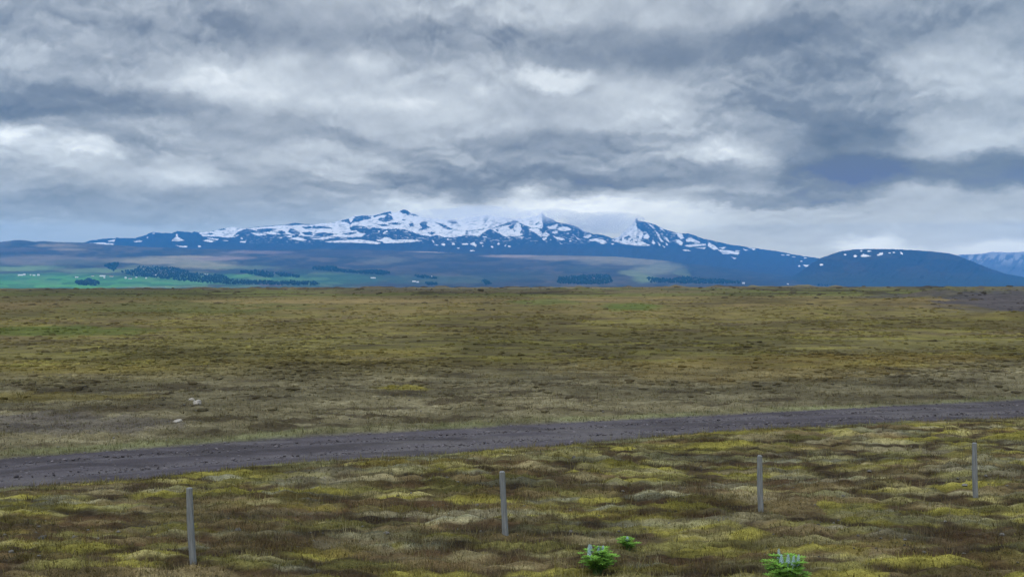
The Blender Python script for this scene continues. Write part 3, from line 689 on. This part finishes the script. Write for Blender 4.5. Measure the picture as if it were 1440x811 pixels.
wood('woods', 'small dark clump of trees on the green field below the farms', [(105,399),(110,396),(118,395.5),(124,394.5),(135,395.5),(140,400),(135,401.5),(108,401)], 70, 15, 1)
wood('woods', 'triangular dark plantation above the farms', [(145,374.5),(152,372.5),(167,369.5),(166,374),(160,381.5),(153,377.5)], 70, 14, 2)
wood('woods', 'long dark belt of trees running down the slope', [(168,382.5),(188,380),(196,376),(222,375),(240,376.5),(255,379),(268,384),(285,386.5),(312,387),(316,390),(330,395),(380,396.5),(440,397),(449,399.5),(447,401.4),(400,401),(320,400),(250,395),(225,391.5),(190,388.5)], 620, 13, 3)
wood('woods', 'dark wood above the pale green field', [(336,383),(345,381.5),(362,380.8),(384,384.5),(385.5,390),(372,390),(352,386)], 130, 13, 4)
wood('woods', 'narrow dark wood beside the pale green field', [(386,384),(398,384),(412,387),(424,389),(420,390.5),(395,389)], 70, 12, 5)
wood('woods', 'ragged belt of trees on the bluish slope', [(440,376),(468,375),(480,379),(500,382),(530,380),(552,384),(540,386.5),(505,385),(470,382),(440,379)], 210, 13, 6)
wood('woods', 'thin shelter belt beside the middle farm', [(580,388),(590,387.2),(616,391),(612,392.6),(590,390.6)], 50, 11, 7)
wood('woods', 'low copse at the foot of the middle slope', [(598,398),(612,398.5),(617,401),(602,401)], 36, 11, 8)
wood('woods', 'copse at the slope foot under the second summit', [(676,394),(684,394.4),(691,399.5),(683,401)], 36, 11, 9)
wood('woods', 'broad dark wood below the bare pale ridge', [(786,391),(815,388),(842,386.5),(858,388),(861,397),(850,400),(800,399.5),(782,398)], 330, 12, 10)
wood('woods', 'jagged tree line along the foot of the right slope', [(908,391),(920,391.5),(946,393),(962,389.5),(985,392),(1010,393.5),(1042,396),(1040,399),(980,399),(915,397.5)], 300, 12, 11)
wood('woods', 'thin dark strip of trees far across the plain to the right', [(1150,398.5),(1250,398.8),(1340,398),(1470,399),(1470,402.4),(1250,402.4),(1150,402)], 420, 11, 12)

# ------------------------------------------------------------------ farm buildings
def farm(px, py, w, d, h, rh, rz, roofm, label, name='farmhouse', cat='house'):
    w, d, h, rh = w * 1.4, d * 1.4, h * 1.4, rh * 1.4
    p = on_slope(px, py)
    o = empty(name, (p[0], p[1] - 12, p[2] - 1.0), rz)
    tag(o, label, cat, 'farm buildings on the green slope')
    m = MB(); x, y = w / 2, d / 2
    m.box(-x, x, -y, y, -9, h)
    m.poly([(-x, -y, h), (-x, y, h), (-x, 0, h + rh)]); m.poly([(x, -y, h), (x, 0, h + rh), (x, y, h)])
    m.build('wall', MAT_WHITE, o)
    r = MB(); ov = 0.6; th = 0.4
    for s in (-1, 1):
        a = [(-x - ov, s * (y + ov), h - ov * rh / y + .05), (x + ov, s * (y + ov), h - ov * rh / y + .05), (x + ov, 0, h + rh + .05), (-x - ov, 0, h + rh + .05)]
        b = [(q[0], q[1], q[2] + th) for q in a]
        r.poly(a if s > 0 else a[::-1]); r.poly(b[::-1] if s > 0 else b)
        r.poly([a[0], a[1], b[1], b[0]]); r.poly([a[0], b[0], b[3], a[3]]); r.poly([a[1], a[2], b[2], b[1]])
    r.build('roof', roofm, o)
    return o
W_, R_ = MAT_ROOFW, MAT_ROOFR
farm(30.5, 387.6, 30, 13, 5, 3.5, 0.05, W_, 'long white barn, brightest and leftmost of the farm buildings', 'barn', 'barn')
farm(35.5, 387.0, 14, 10, 7, 4, 0.1, W_, 'tall white building against the right end of the leftmost long barn', 'barn', 'barn')
farm(44, 386.8, 7, 7, 4, 2.5, 0.2, W_, 'tiny pale shed between the leftmost long barn and the next white farm')
farm(49, 387.6, 14, 9, 5, 3, -0.1, W_, 'low white house left in the second white farm cluster from the left edge')
farm(54.5, 387.4, 13, 9, 6, 4, 0.1, W_, 'brighter white house right in the second white farm cluster from the left edge')
farm(107, 390.2, 7, 6, 4, 3, 0.1, W_, 'small pale house straight above the dark clump of trees, left of two')
farm(110.2, 390.4, 7, 6, 4, 3, -0.1, W_, 'small pale house straight above the dark clump of trees, right of two')
farm(131.5, 388.2, 15, 8, 3.5, 2.5, 0.0, R_, 'low dull roofed shed left of the wide white barn')
farm(144.5, 388.6, 34, 12, 5, 3.5, 0.05, W_, 'wide white barn above and right of the dark clump of trees', 'barn', 'barn')
farm(147, 391.2, 9, 7, 4, 3, 0.1, W_, 'small white house just below the wide white barn')
farm(157, 389.2, 22, 9, 4, 3, 0.05, R_, 'dim long shed at the right end of the wide white barn', 'barn', 'barn')
farm(178, 391.4, 10, 9, 7, 4, 0.1, W_, 'bright tall white house at the left tip of the tree belt')
farm(184, 392.2, 20, 9, 4, 2.5, 0.1, R_, 'dim long farm shed right of the bright tall house at the tree belt', 'barn', 'barn')
farm(193, 390.6, 9, 8, 4, 3, 0.0, W_, 'pale house half way along the lower edge of the tree belt')
farm(206, 391.6, 8, 7, 5, 3, 0.1, W_, 'pale house right of two along the lower edge of the tree belt')
farm(220, 387.6, 8, 7, 6, 4, 0.2, W_, 'lone pale house standing up inside the tree belt')
farm(288.5, 386.0, 8, 7, 5, 3, 0.0, W_, 'white house on the upper edge of the tree belt, left of two')
farm(293, 386.4, 10, 7, 5, 3, 0.0, W_, 'white house on the upper edge of the tree belt, right of two')
farm(525, 391.4, 30, 11, 4, 3, 0.05, W_, 'lone long pale barn under the ragged belt of trees in the middle', 'barn', 'barn')
farm(582, 396.4, 20, 10, 4, 3, 0.0, W_, 'pale barn low on the middle slope, left of a close pair', 'barn', 'barn')
farm(587.5, 397, 14, 9, 4, 3, 0.1, W_, 'pale house low on the middle slope, right of a close pair')
farm(608, 390, 7, 7, 7, 4, 0.1, W_, 'narrow pale house in the thin shelter belt')
farm(1045.5, 398.8, 16, 11, 6, 4, 0.1, W_, 'lone white house at the right end of the jagged tree line')
farm(1108, 399.8, 11, 8, 4, 3, 0.1, W_, 'faint pale house at the foot of the slope left of the flat topped hill')

# ------------------------------------------------------------------ fence posts along the near verge
def gz1(x, Z):
    h, *_ = ground_z(np.array([x]), np.array([Z])); return float(h[0])
posts = [(272, 13.15, 0.97, 3.2, 'leaning grey wooden fence post, nearest and leftmost of four'),
         (710, 14.75, 0.90, 2.2, 'grey wooden fence post near the middle, left of the small lupins'),
         (1070, 16.05, 0.90, 1.5, 'thin faded grey fence post, second from the right of four'),
         (1372, 17.35, 0.92, 1.8, 'grey wooden fence post farthest along, rightmost of four')]
for px, Z, hgt, lean, lab in posts:
    x = (px - 720) / F * Z
    m = MB(); r0 = 0.047
    pts = []; rad = []
    for k in range(9):
        f = k / 8
        pts.append((0.006 * math.sin(5 * f + px), 0.006 * math.cos(4 * f + px), -0.3 + (hgt + 0.3) * f)); rad.append(r0 * (1 - 0.14 * f) * (1 + 0.04 * math.sin(9 * f + px)))
    pts += [(pts[-1][0], pts[-1][1], hgt + 0.012)]; rad += [rad[-1] * 0.72]
    m.tube(pts, rad, 12)
    o = m.build('fence_post', MAT_POST, None, False)
    o.location = (x, Z, gz1(x, Z)); o.rotation_euler = (math.radians(0.8), math.radians(-lean * 0.9), px * 0.7)
    o.rotation_euler = (math.radians(0.8), math.radians(-lean), 0)
    tag(o, lab, 'fence post', 'fence posts along the near verge')

# ------------------------------------------------------------------ lupins by the road
def lupin(px, py, hgt, wid, nst, nsp, seed, label):
    r = random.Random(seed)
    Z = CAM_H * F / (py - 405.5); x = (px - 720) / F * Z
    root = empty('lupin_plant', (x, Z, gz1(x, Z) - 0.02)); tag(root, label, 'plant', 'lupins at the roadside')
    leaf = MB(); stem = MB(); 
    for i in range(nst):
        a = r.uniform(0, 6.28); sp = wid * 0.5 * math.sqrt(r.random())
        tip = (sp * math.cos(a), sp * math.sin(a), hgt * r.uniform(0.5, 0.95) * (1 - 0.35 * sp / wid))
        mid = (tip[0] * 0.35, tip[1] * 0.35, tip[2] * 0.55)
        stem.tube([(0.02 * math.cos(a), 0.02 * math.sin(a), -0.02), mid, tip], [0.005, 0.004, 0.0025], 5)
        heads = [tip, mid, ((tip[0] + mid[0]) / 2 + r.uniform(-.03, .03), (tip[1] + mid[1]) / 2 + r.uniform(-.03, .03), (tip[2] + mid[2]) / 2)]
        for c in heads:                                    # palmate leaves: seven to nine leaflets in a whorl
            nl = r.randint(7, 9); L = r.uniform(0.055, 0.085); t0 = r.uniform(0, 6); tilt = r.uniform(-0.25, 0.35)
            ta = r.uniform(0, 6.28)
            for k in range(nl):
                b = t0 + 6.283 * k / nl; ux, uy = math.cos(b), math.sin(b); vx, vy = -uy, ux
                up = 0.35 + tilt * math.cos(b - ta); w = L * 0.15
                p0 = c; p1 = (c[0] + ux * L * .55 + vx * w, c[1] + uy * L * .55 + vy * w, c[2] + L * .55 * up)
                p2 = (c[0] + ux * L, c[1] + uy * L, c[2] + L * up * 0.7); p3 = (c[0] + ux * L * .55 - vx * w, c[1] + uy * L * .55 - vy * w, c[2] + L * .55 * up)
                leaf.poly([p0, p1, p2, p3])
    stem.build('stem', MAT_STEM, root)
    leaf.build('foliage', MAT_LEAF, root)
    for i in range(nsp):
        m = MB(); a = r.uniform(0, 6.28); q = wid * 0.32 * math.sqrt(r.random())
        bx, by = q * math.cos(a), q * math.sin(a); z0 = hgt * r.uniform(0.68, 0.8); z1 = hgt * r.uniform(0.95, 1.08)
        m.tube([(bx * .6, by * .6, hgt * .4), (bx, by, z0), (bx * 1.08, by * 1.08, z1)], [0.004, 0.0035, 0.002], 5)
        for k in range(46):
            f = k / 45; an = k * 2.4; rr = 0.020 * (1 - 0.75 * f) + 0.004; zz = z0 + (z1 - z0) * f
            cx, cy = bx * (1 + .08 * f), by * (1 + .08 * f); u = (math.cos(an), math.sin(an)); s = 0.012 * (1 - .5 * f)
            c = (cx + u[0] * rr, cy + u[1] * rr, zz)
            m.poly([(c[0] - u[1] * s, c[1] + u[0] * s, c[2]), (c[0] + u[0] * s, c[1] + u[1] * s, c[2] - s * .3), (c[0] + u[1] * s, c[1] - u[0] * s, c[2]), (c[0] - u[0] * s * .5, c[1] - u[1] * s * .5, c[2] + s * 1.3)])
        m.build('flower_spike', MAT_FLOWER, root)
    return root
lupin(840, 806, 0.40, 0.46, 64, 5, 5, 'bright green lupin with pale bluish tips, larger and left at the bottom edge')
lupin(1106, 838, 0.50, 0.50, 64, 5, 6, 'pale green lupin cut off by the bottom edge, right of the bright one')
lupin(884, 773, 0.22, 0.26, 12, 1, 8, 'small dull green lupin just behind the bright one')

# ------------------------------------------------------------------ pale stones on the flat behind the track
def stone(px, py, w, h, seed, label):
    Z = CAM_H * F / (py - 405.5); x = (px - 720) / F * Z
    import bmesh
    bm = bmesh.new(); bmesh.ops.create_icosphere(bm, subdivisions=3, radius=1)
    r = np.random.default_rng(seed); ph = r.uniform(0, 6, 9)
    for v in bm.verts:
        c = v.co; f = 1 + 0.16 * math.sin(2.3 * c.x + ph[0]) * math.cos(2.9 * c.y + ph[1]) + 0.09 * math.sin(5.1 * c.z + ph[2] + 3 * c.x) + 0.05 * math.sin(9 * c.x + ph[3]) * math.sin(8 * c.y + ph[4])
        v.co = (c.x * f * w / 2, c.y * f * w * 0.4, max(c.z, -0.5) * f * h * 0.62)
    me = bpy.data.meshes.new('stone'); bm.to_mesh(me); bm.free(); me.materials.append(MAT_PALE)
    o = bpy.data.objects.new('stone', me); C.objects.link(o)
    o.location = (x, Z, gz1(x, Z) + h * 0.3); o.rotation_euler = (0, 0, seed)
    tag(o, label, 'stone', 'pale stones behind the track')
stone(277, 572, 0.30, 0.16, 2, 'whitish flat stone, biggest and brightest on the gravelly flat behind the track')
stone(269.5, 567, 0.20, 0.10, 3, 'smaller pale stone touching the left of the brightest stone')
stone(250, 597, 0.26, 0.10, 4, 'dull pale flat stone nearer the track than the brightest pair')

# ------------------------------------------------------------------ sky
def az_el(px, py):
    a = math.atan((px - 720) / F); return math.degrees(a), math.degrees(math.atan((405.5 - py) / F * math.cos(a)))
SUN_EL, SUN_AZ = 48.0, -150.0        # behind the traveller's left shoulder, degrees from the view direction (clockwise +)
w = bpy.data.worlds.new('World'); SC.world = w; w.use_nodes = True
nt = w.node_tree; bg = nt.nodes['Background']
tc = nt.nodes.new('ShaderNodeTexCoord'); sep = nt.nodes.new('ShaderNodeSeparateXYZ')
nrm = nt.nodes.new('ShaderNodeVectorMath'); nrm.operation = 'NORMALIZE'
nt.links.new(tc.outputs['Generated'], nrm.inputs[0]); nt.links.new(nrm.outputs[0], sep.inputs[0])
DEG = 57.29578
az = M(nt, 'MULTIPLY', M(nt, 'ARCTAN2', sep.outputs[0], sep.outputs[1]), DEG)
el = M(nt, 'MULTIPLY', M(nt, 'ARCSINE', sep.outputs[2]), DEG)
def comb(x, y, z=0.0):
    n = nt.nodes.new('ShaderNodeCombineXYZ'); _sock(nt, n.inputs[0], x); _sock(nt, n.inputs[1], y); _sock(nt, n.inputs[2], z); return n.outputs[0]
# clouds flatten towards the horizon
elw = M(nt, 'MULTIPLY', M(nt, 'LOGARITHM', M(nt, 'ADD', M(nt, 'MAXIMUM', el, -2.0), 5.0), 2.71828), 16.0)
cv = comb(az, M(nt, 'MULTIPLY', elw, 1.15))
wx = M(nt, 'SUBTRACT', noise(nt, cv, 0.17, 7, 0.6), 0.5); 
cv2 = comb(M(nt, 'ADD', az, 70.0), M(nt, 'MULTIPLY', elw, 1.2), 9.0)
wy = M(nt, 'SUBTRACT', noise(nt, cv2, 0.19, 7, 0.6), 0.5)
azw = M(nt, 'ADD', az, M(nt, 'MULTIPLY', wx, 6.0)); elv = M(nt, 'ADD', el, M(nt, 'MULTIPLY', wy, 3.2))
P2 = comb(azw, elv)
blobs = [ # px, py, rx, ry, amount
 (75, 208, 80, 24, 0.24), (32, 180, 34, 14, 0.30), (120, 205, 40, 16, 0.14), (265, 242, 60, 26, 0.26), (130, 250, 90, 22, 0.18), (450, 120, 230, 50, 0.20), (300, 110, 120, 34, 0.16), (440, 225, 100, 32, 0.14),
 (775, 108, 60, 14, 0.40), (600, 165, 160, 40, 0.14), (920, 150, 130, 40, 0.18), (1075, 205, 70, 36, 0.30), (1000, 225, 90, 24, 0.12), (1330, 115, 150, 34, 0.20), (1330, 200, 110, 34, 0.20),
 (700, 292, 230, 24, 0.34), (900, 300, 200, 30, 0.24), (1235, 342, 60, 14, 0.28), (1400, 345, 70, 14, 0.22), (1300, 300, 200, 30, 0.06), (700, 10, 260, 26, 0.10), (380, 300, 120, 18, 0.05), (1360, 265, 110, 10, 0.14),
 (140, 142, 170, 26, -0.30), (20, 150, 80, 22, -0.16), (670, 254, 170, 30, -0.34), (760, 205, 150, 26, -0.18), (850, 66, 560, 30, -0.17), (1150, 150, 150, 70, -0.24), (1190, 210, 120, 54, -0.38), (1350, 240, 210, 28, -0.46),
 (930, 246, 190, 16, -0.20), (1080, 278, 170, 14, -0.30), (240, 285, 280, 30, -0.14), (60, 285, 90, 20, -0.10), (180, 45, 300, 36, -0.10), (1250, 40, 300, 40, -0.04), (480, 195, 90, 14, -0.10), (1050, 70, 220, 26, -0.10), (360, 180, 80, 22, -0.05),
]
acc = None
for px, py, rx, ry, am in blobs:
    a0, e0 = az_el(px, py)
    s = nt.nodes.new('ShaderNodeVectorMath'); s.operation = 'SUBTRACT'; nt.links.new(P2, s.inputs[0]); s.inputs[1].default_value = (a0, e0, 0)
    k = nt.nodes.new('ShaderNodeVectorMath'); k.operation = 'MULTIPLY'; nt.links.new(s.outputs[0], k.inputs[0]); k.inputs[1].default_value = (25.0 / rx, 25.0 / ry, 0)
    l = nt.nodes.new('ShaderNodeVectorMath'); l.operation = 'LENGTH'; nt.links.new(k.outputs[0], l.inputs[0])
    v = maprange(nt, l.outputs['Value'], 0.30 if am > 0 else 0.55, 1.40 if am > 0 else 1.22, am * (0.9 if am > 0 else 0.80), 0.0, True)
    acc = v if acc is None else M(nt, 'ADD', acc, v)
# cloud body detail, with light tops and dark bases from the same field shifted upwards
def cloudfield(up):
    v = comb(M(nt, 'ADD', az, M(nt, 'MULTIPLY', wx, 2.5)), M(nt, 'ADD', M(nt, 'MULTIPLY', elw, 1.3), up), 3.0)
    return noise(nt, v, 0.20, 7, 0.50, 0.0)
def billow(up):
    v = comb(M(nt, 'ADD', az, M(nt, 'ADD', M(nt, 'MULTIPLY', wy, 3.0), 31.0)), M(nt, 'ADD', M(nt, 'MULTIPLY', elw, 1.5), up), 5.0)
    return noise(nt, v, 0.46, 6, 0.52, 0.15)
b0 = billow(0.0); b1 = billow(0.7)
def puffs(up):
    n = nt.nodes.new('ShaderNodeTexVoronoi'); n.feature = 'SMOOTH_F1'; n.voronoi_dimensions = '2D'
    v = comb(M(nt, 'ADD', az, M(nt, 'MULTIPLY', wx, 7.0)), M(nt, 'ADD', M(nt, 'ADD', M(nt, 'MULTIPLY', elw, 1.55), M(nt, 'MULTIPLY', wy, 5.0)), up))
    nt.links.new(v, n.inputs['Vector']); n.inputs['Scale'].default_value = 0.19; n.inputs['Detail'].default_value = 3.0
    n.inputs['Roughness'].default_value = 0.55; n.inputs['Smoothness'].default_value = 0.35
    return M(nt, 'SUBTRACT', 1.0, n.outputs['Distance'])
p0 = puffs(0.0); p1 = puffs(0.55)
pmask = maprange(nt, noise(nt, comb(az, M(nt, 'MULTIPLY', elw, 1.4), 21.0), 0.11, 3, 0.5), 0.38, 0.60, 0.15, 1.0, True)
pf = M(nt, 'MULTIPLY', pmask, M(nt, 'ADD', M(nt, 'MULTIPLY', M(nt, 'SUBTRACT', p0, 0.5), 0.10), M(nt, 'MULTIPLY', M(nt, 'SUBTRACT', p0, p1), 0.46)))
c0 = cloudfield(0.0); c1 = cloudfield(1.1)
det = M(nt, 'ADD', M(nt, 'MULTIPLY', M(nt, 'SUBTRACT', c0, 0.5), 0.22), M(nt, 'MULTIPLY', M(nt, 'SUBTRACT', c0, c1), 0.48))
det = M(nt, 'ADD', det, M(nt, 'ADD', M(nt, 'MULTIPLY', M(nt, 'SUBTRACT', b0, 0.5), 0.12), M(nt, 'MULTIPLY', M(nt, 'SUBTRACT', b0, b1), 0.20)))
det = M(nt, 'ADD', det, pf)
calm = maprange(nt, el, 2.0, 7.0, 0.18, 1.0, True)
fade = maprange(nt, el, 17.0, 30.0, 1.0, 0.0, True)
base = maprange(nt, el, 0.0, 6.0, 0.74, 0.52, True)
zen = maprange(nt, el, 16.0, 50.0, 0.0, 0.10, True)
gain = maprange(nt, el, 16.0, 55.0, 1.0, 3.0, True)
L = M(nt, 'ADD', M(nt, 'ADD', base, M(nt, 'MULTIPLY', acc, fade)), M(nt, 'ADD', M(nt, 'MULTIPLY', det, calm), zen), clamp=True)
rp = nt.nodes.new('ShaderNodeValToRGB'); cr = rp.color_ramp
stops = [(0.0, (0.140, 0.172, 0.242)), (0.25, (0.212, 0.246, 0.310)), (0.5, (0.372, 0.408, 0.465)), (0.75, (0.585, 0.630, 0.680)), (1.0, (0.87, 0.91, 0.94))]
cr.elements[0].position = 0; cr.elements[0].color = (*stops[0][1], 1); cr.elements[1].position = 1; cr.elements[1].color = (*stops[-1][1], 1)
for p, c in stops[1:-1]:
    q = cr.elements.new(p); q.color = (*c, 1)
nt.links.new(L, rp.inputs[0])
STR_BG = 0.1
# the clouds stand beyond some kilometres of blue haze: brighter and warmer there than they reach the eye
HAZE_D = 4.5e-5; HAZE_TOP = 1720.0; HAZE_Y = 28000.0; JINF = (0.064, 0.205, 0.535)
path = M(nt, 'DIVIDE', HAZE_TOP, M(nt, 'MAXIMUM', sep.outputs[2], HAZE_TOP / HAZE_Y))
trans = M(nt, 'EXPONENT', M(nt, 'MULTIPLY', path, -HAZE_D))
jn = nt.nodes.new('ShaderNodeVectorMath'); jn.operation = 'SCALE'; jn.inputs[0].default_value = JINF; nt.links.new(M(nt, 'SUBTRACT', 1.0, trans), jn.inputs['Scale'])
sb = nt.nodes.new('ShaderNodeVectorMath'); sb.operation = 'SUBTRACT'; nt.links.new(rp.outputs[0], sb.inputs[0]); nt.links.new(jn.outputs[0], sb.inputs[1])
dv = nt.nodes.new('ShaderNodeVectorMath'); dv.operation = 'SCALE'; nt.links.new(sb.outputs[0], dv.inputs[0]); nt.links.new(M(nt, 'DIVIDE', 1.0, trans), dv.inputs['Scale'])
tint = nt.nodes.new('ShaderNodeMix'); tint.data_type = 'RGBA'; tint.blend_type = 'MULTIPLY'
# between the left-hand clouds and the hills the air shows blue
nt.links.new(M(nt, 'MULTIPLY', maprange(nt, el, 2.0, 6.5, 1.0, 0.0, True), maprange(nt, az, -14.0, 0.0, 1.0, 0.0, True)), tint.inputs[0])
nt.links.new(rp.outputs[0], tint.inputs['A']); tint.inputs['B'].default_value = (0.86, 0.97, 1.10, 1)
nt.links.new(tint.outputs['Result'], sb.inputs[0])
mxz = nt.nodes.new('ShaderNodeVectorMath'); mxz.operation = 'MAXIMUM'; nt.links.new(dv.outputs[0], mxz.inputs[0]); mxz.inputs[1].default_value = (0.02, 0.02, 0.02)
CL_GAIN = 1.0
cl = nt.nodes.new('ShaderNodeVectorMath'); cl.operation = 'SCALE'; nt.links.new(mxz.outputs[0], cl.inputs[0]); nt.links.new(M(nt, 'MULTIPLY', gain, CL_GAIN / STR_BG), cl.inputs['Scale'])
sky = nt.nodes.new('ShaderNodeTexSky'); sky.sky_type = 'NISHITA'; sky.sun_disc = False
sky.sun_elevation = math.radians(SUN_EL); sky.sun_rotation = math.radians(SUN_AZ)
mx = nt.nodes.new('ShaderNodeMix'); mx.data_type = 'RGBA'
# the cloud deck covers nearly everything; a little blue shows between the thin parts low on the left
thin = M(nt, 'MULTIPLY', maprange(nt, el, 0.5, 5.5, 1.0, 0.0, True), maprange(nt, az, -26.0, 4.0, 0.30, 0.06, True))
mx_f = M(nt, 'SUBTRACT', 0.96, thin, clamp=True)
nt.links.new(mx_f, mx.inputs[0]); nt.links.new(sky.outputs[0], mx.inputs['A']); nt.links.new(cl.outputs[0], mx.inputs['B'])
nt.links.new(mx.outputs['Result'], bg.inputs['Color']); bg.inputs['Strength'].default_value = STR_BG
w.cycles.sampling_method = 'MANUAL'; w.cycles.sample_map_resolution = 512

sun = bpy.data.lights.new('sun', 'SUN'); sun.energy = 1.4; sun.angle = math.radians(12); sun.color = (1.0, 0.96, 0.90)
so = bpy.data.objects.new('sun', sun); C.objects.link(so)
d = np.array([math.sin(math.radians(SUN_AZ)) * math.cos(math.radians(SUN_EL)), math.cos(math.radians(SUN_AZ)) * math.cos(math.radians(SUN_EL)), math.sin(math.radians(SUN_EL))])
from mathutils import Vector
so.rotation_euler = Vector(d).to_track_quat('Z', 'Y').to_euler()

# ------------------------------------------------------------------ haze
hz = MB(); hz.box(-30000, 30000, -3000, HAZE_Y, -12, HAZE_TOP)
hm = bpy.data.materials.new('blue_haze'); hm.use_nodes = True; n_ = hm.node_tree; n_.nodes.clear()
out = n_.nodes.new('ShaderNodeOutputMaterial'); pv = n_.nodes.new('ShaderNodeVolumePrincipled')
pv.inputs['Color'].default_value = (0.055, 0.38, 1.0, 1); pv.inputs['Density'].default_value = HAZE_D; pv.inputs['Anisotropy'].default_value = 0.0
n_.links.new(pv.outputs[0], out.inputs['Volume'])
ho = hz.build('haze', hm); tag(ho, 'thin blue haze filling the air to the mountains', kind='stuff')

# ------------------------------------------------------------------ camera and render settings
cam = bpy.data.cameras.new('camera'); cam.lens = 36; cam.sensor_width = 36; cam.clip_end = 200000; cam.clip_start = 0.1
co = bpy.data.objects.new('camera', cam); C.objects.link(co)
co.location = (0, 0, CAM_H); co.rotation_euler = (math.radians(90), 0, 0)
SC.camera = co
SC.view_settings.view_transform = 'Standard'; SC.view_settings.look = 'None'; SC.view_settings.exposure = 0.0; SC.view_settings.gamma = 1
SC.view_settings.use_curve_mapping = False
SC.render.engine = 'CYCLES'
SC.cycles.max_bounces = 8; SC.cycles.diffuse_bounces = 3; SC.cycles.volume_bounces = 6
SC.cycles.use_denoising = True
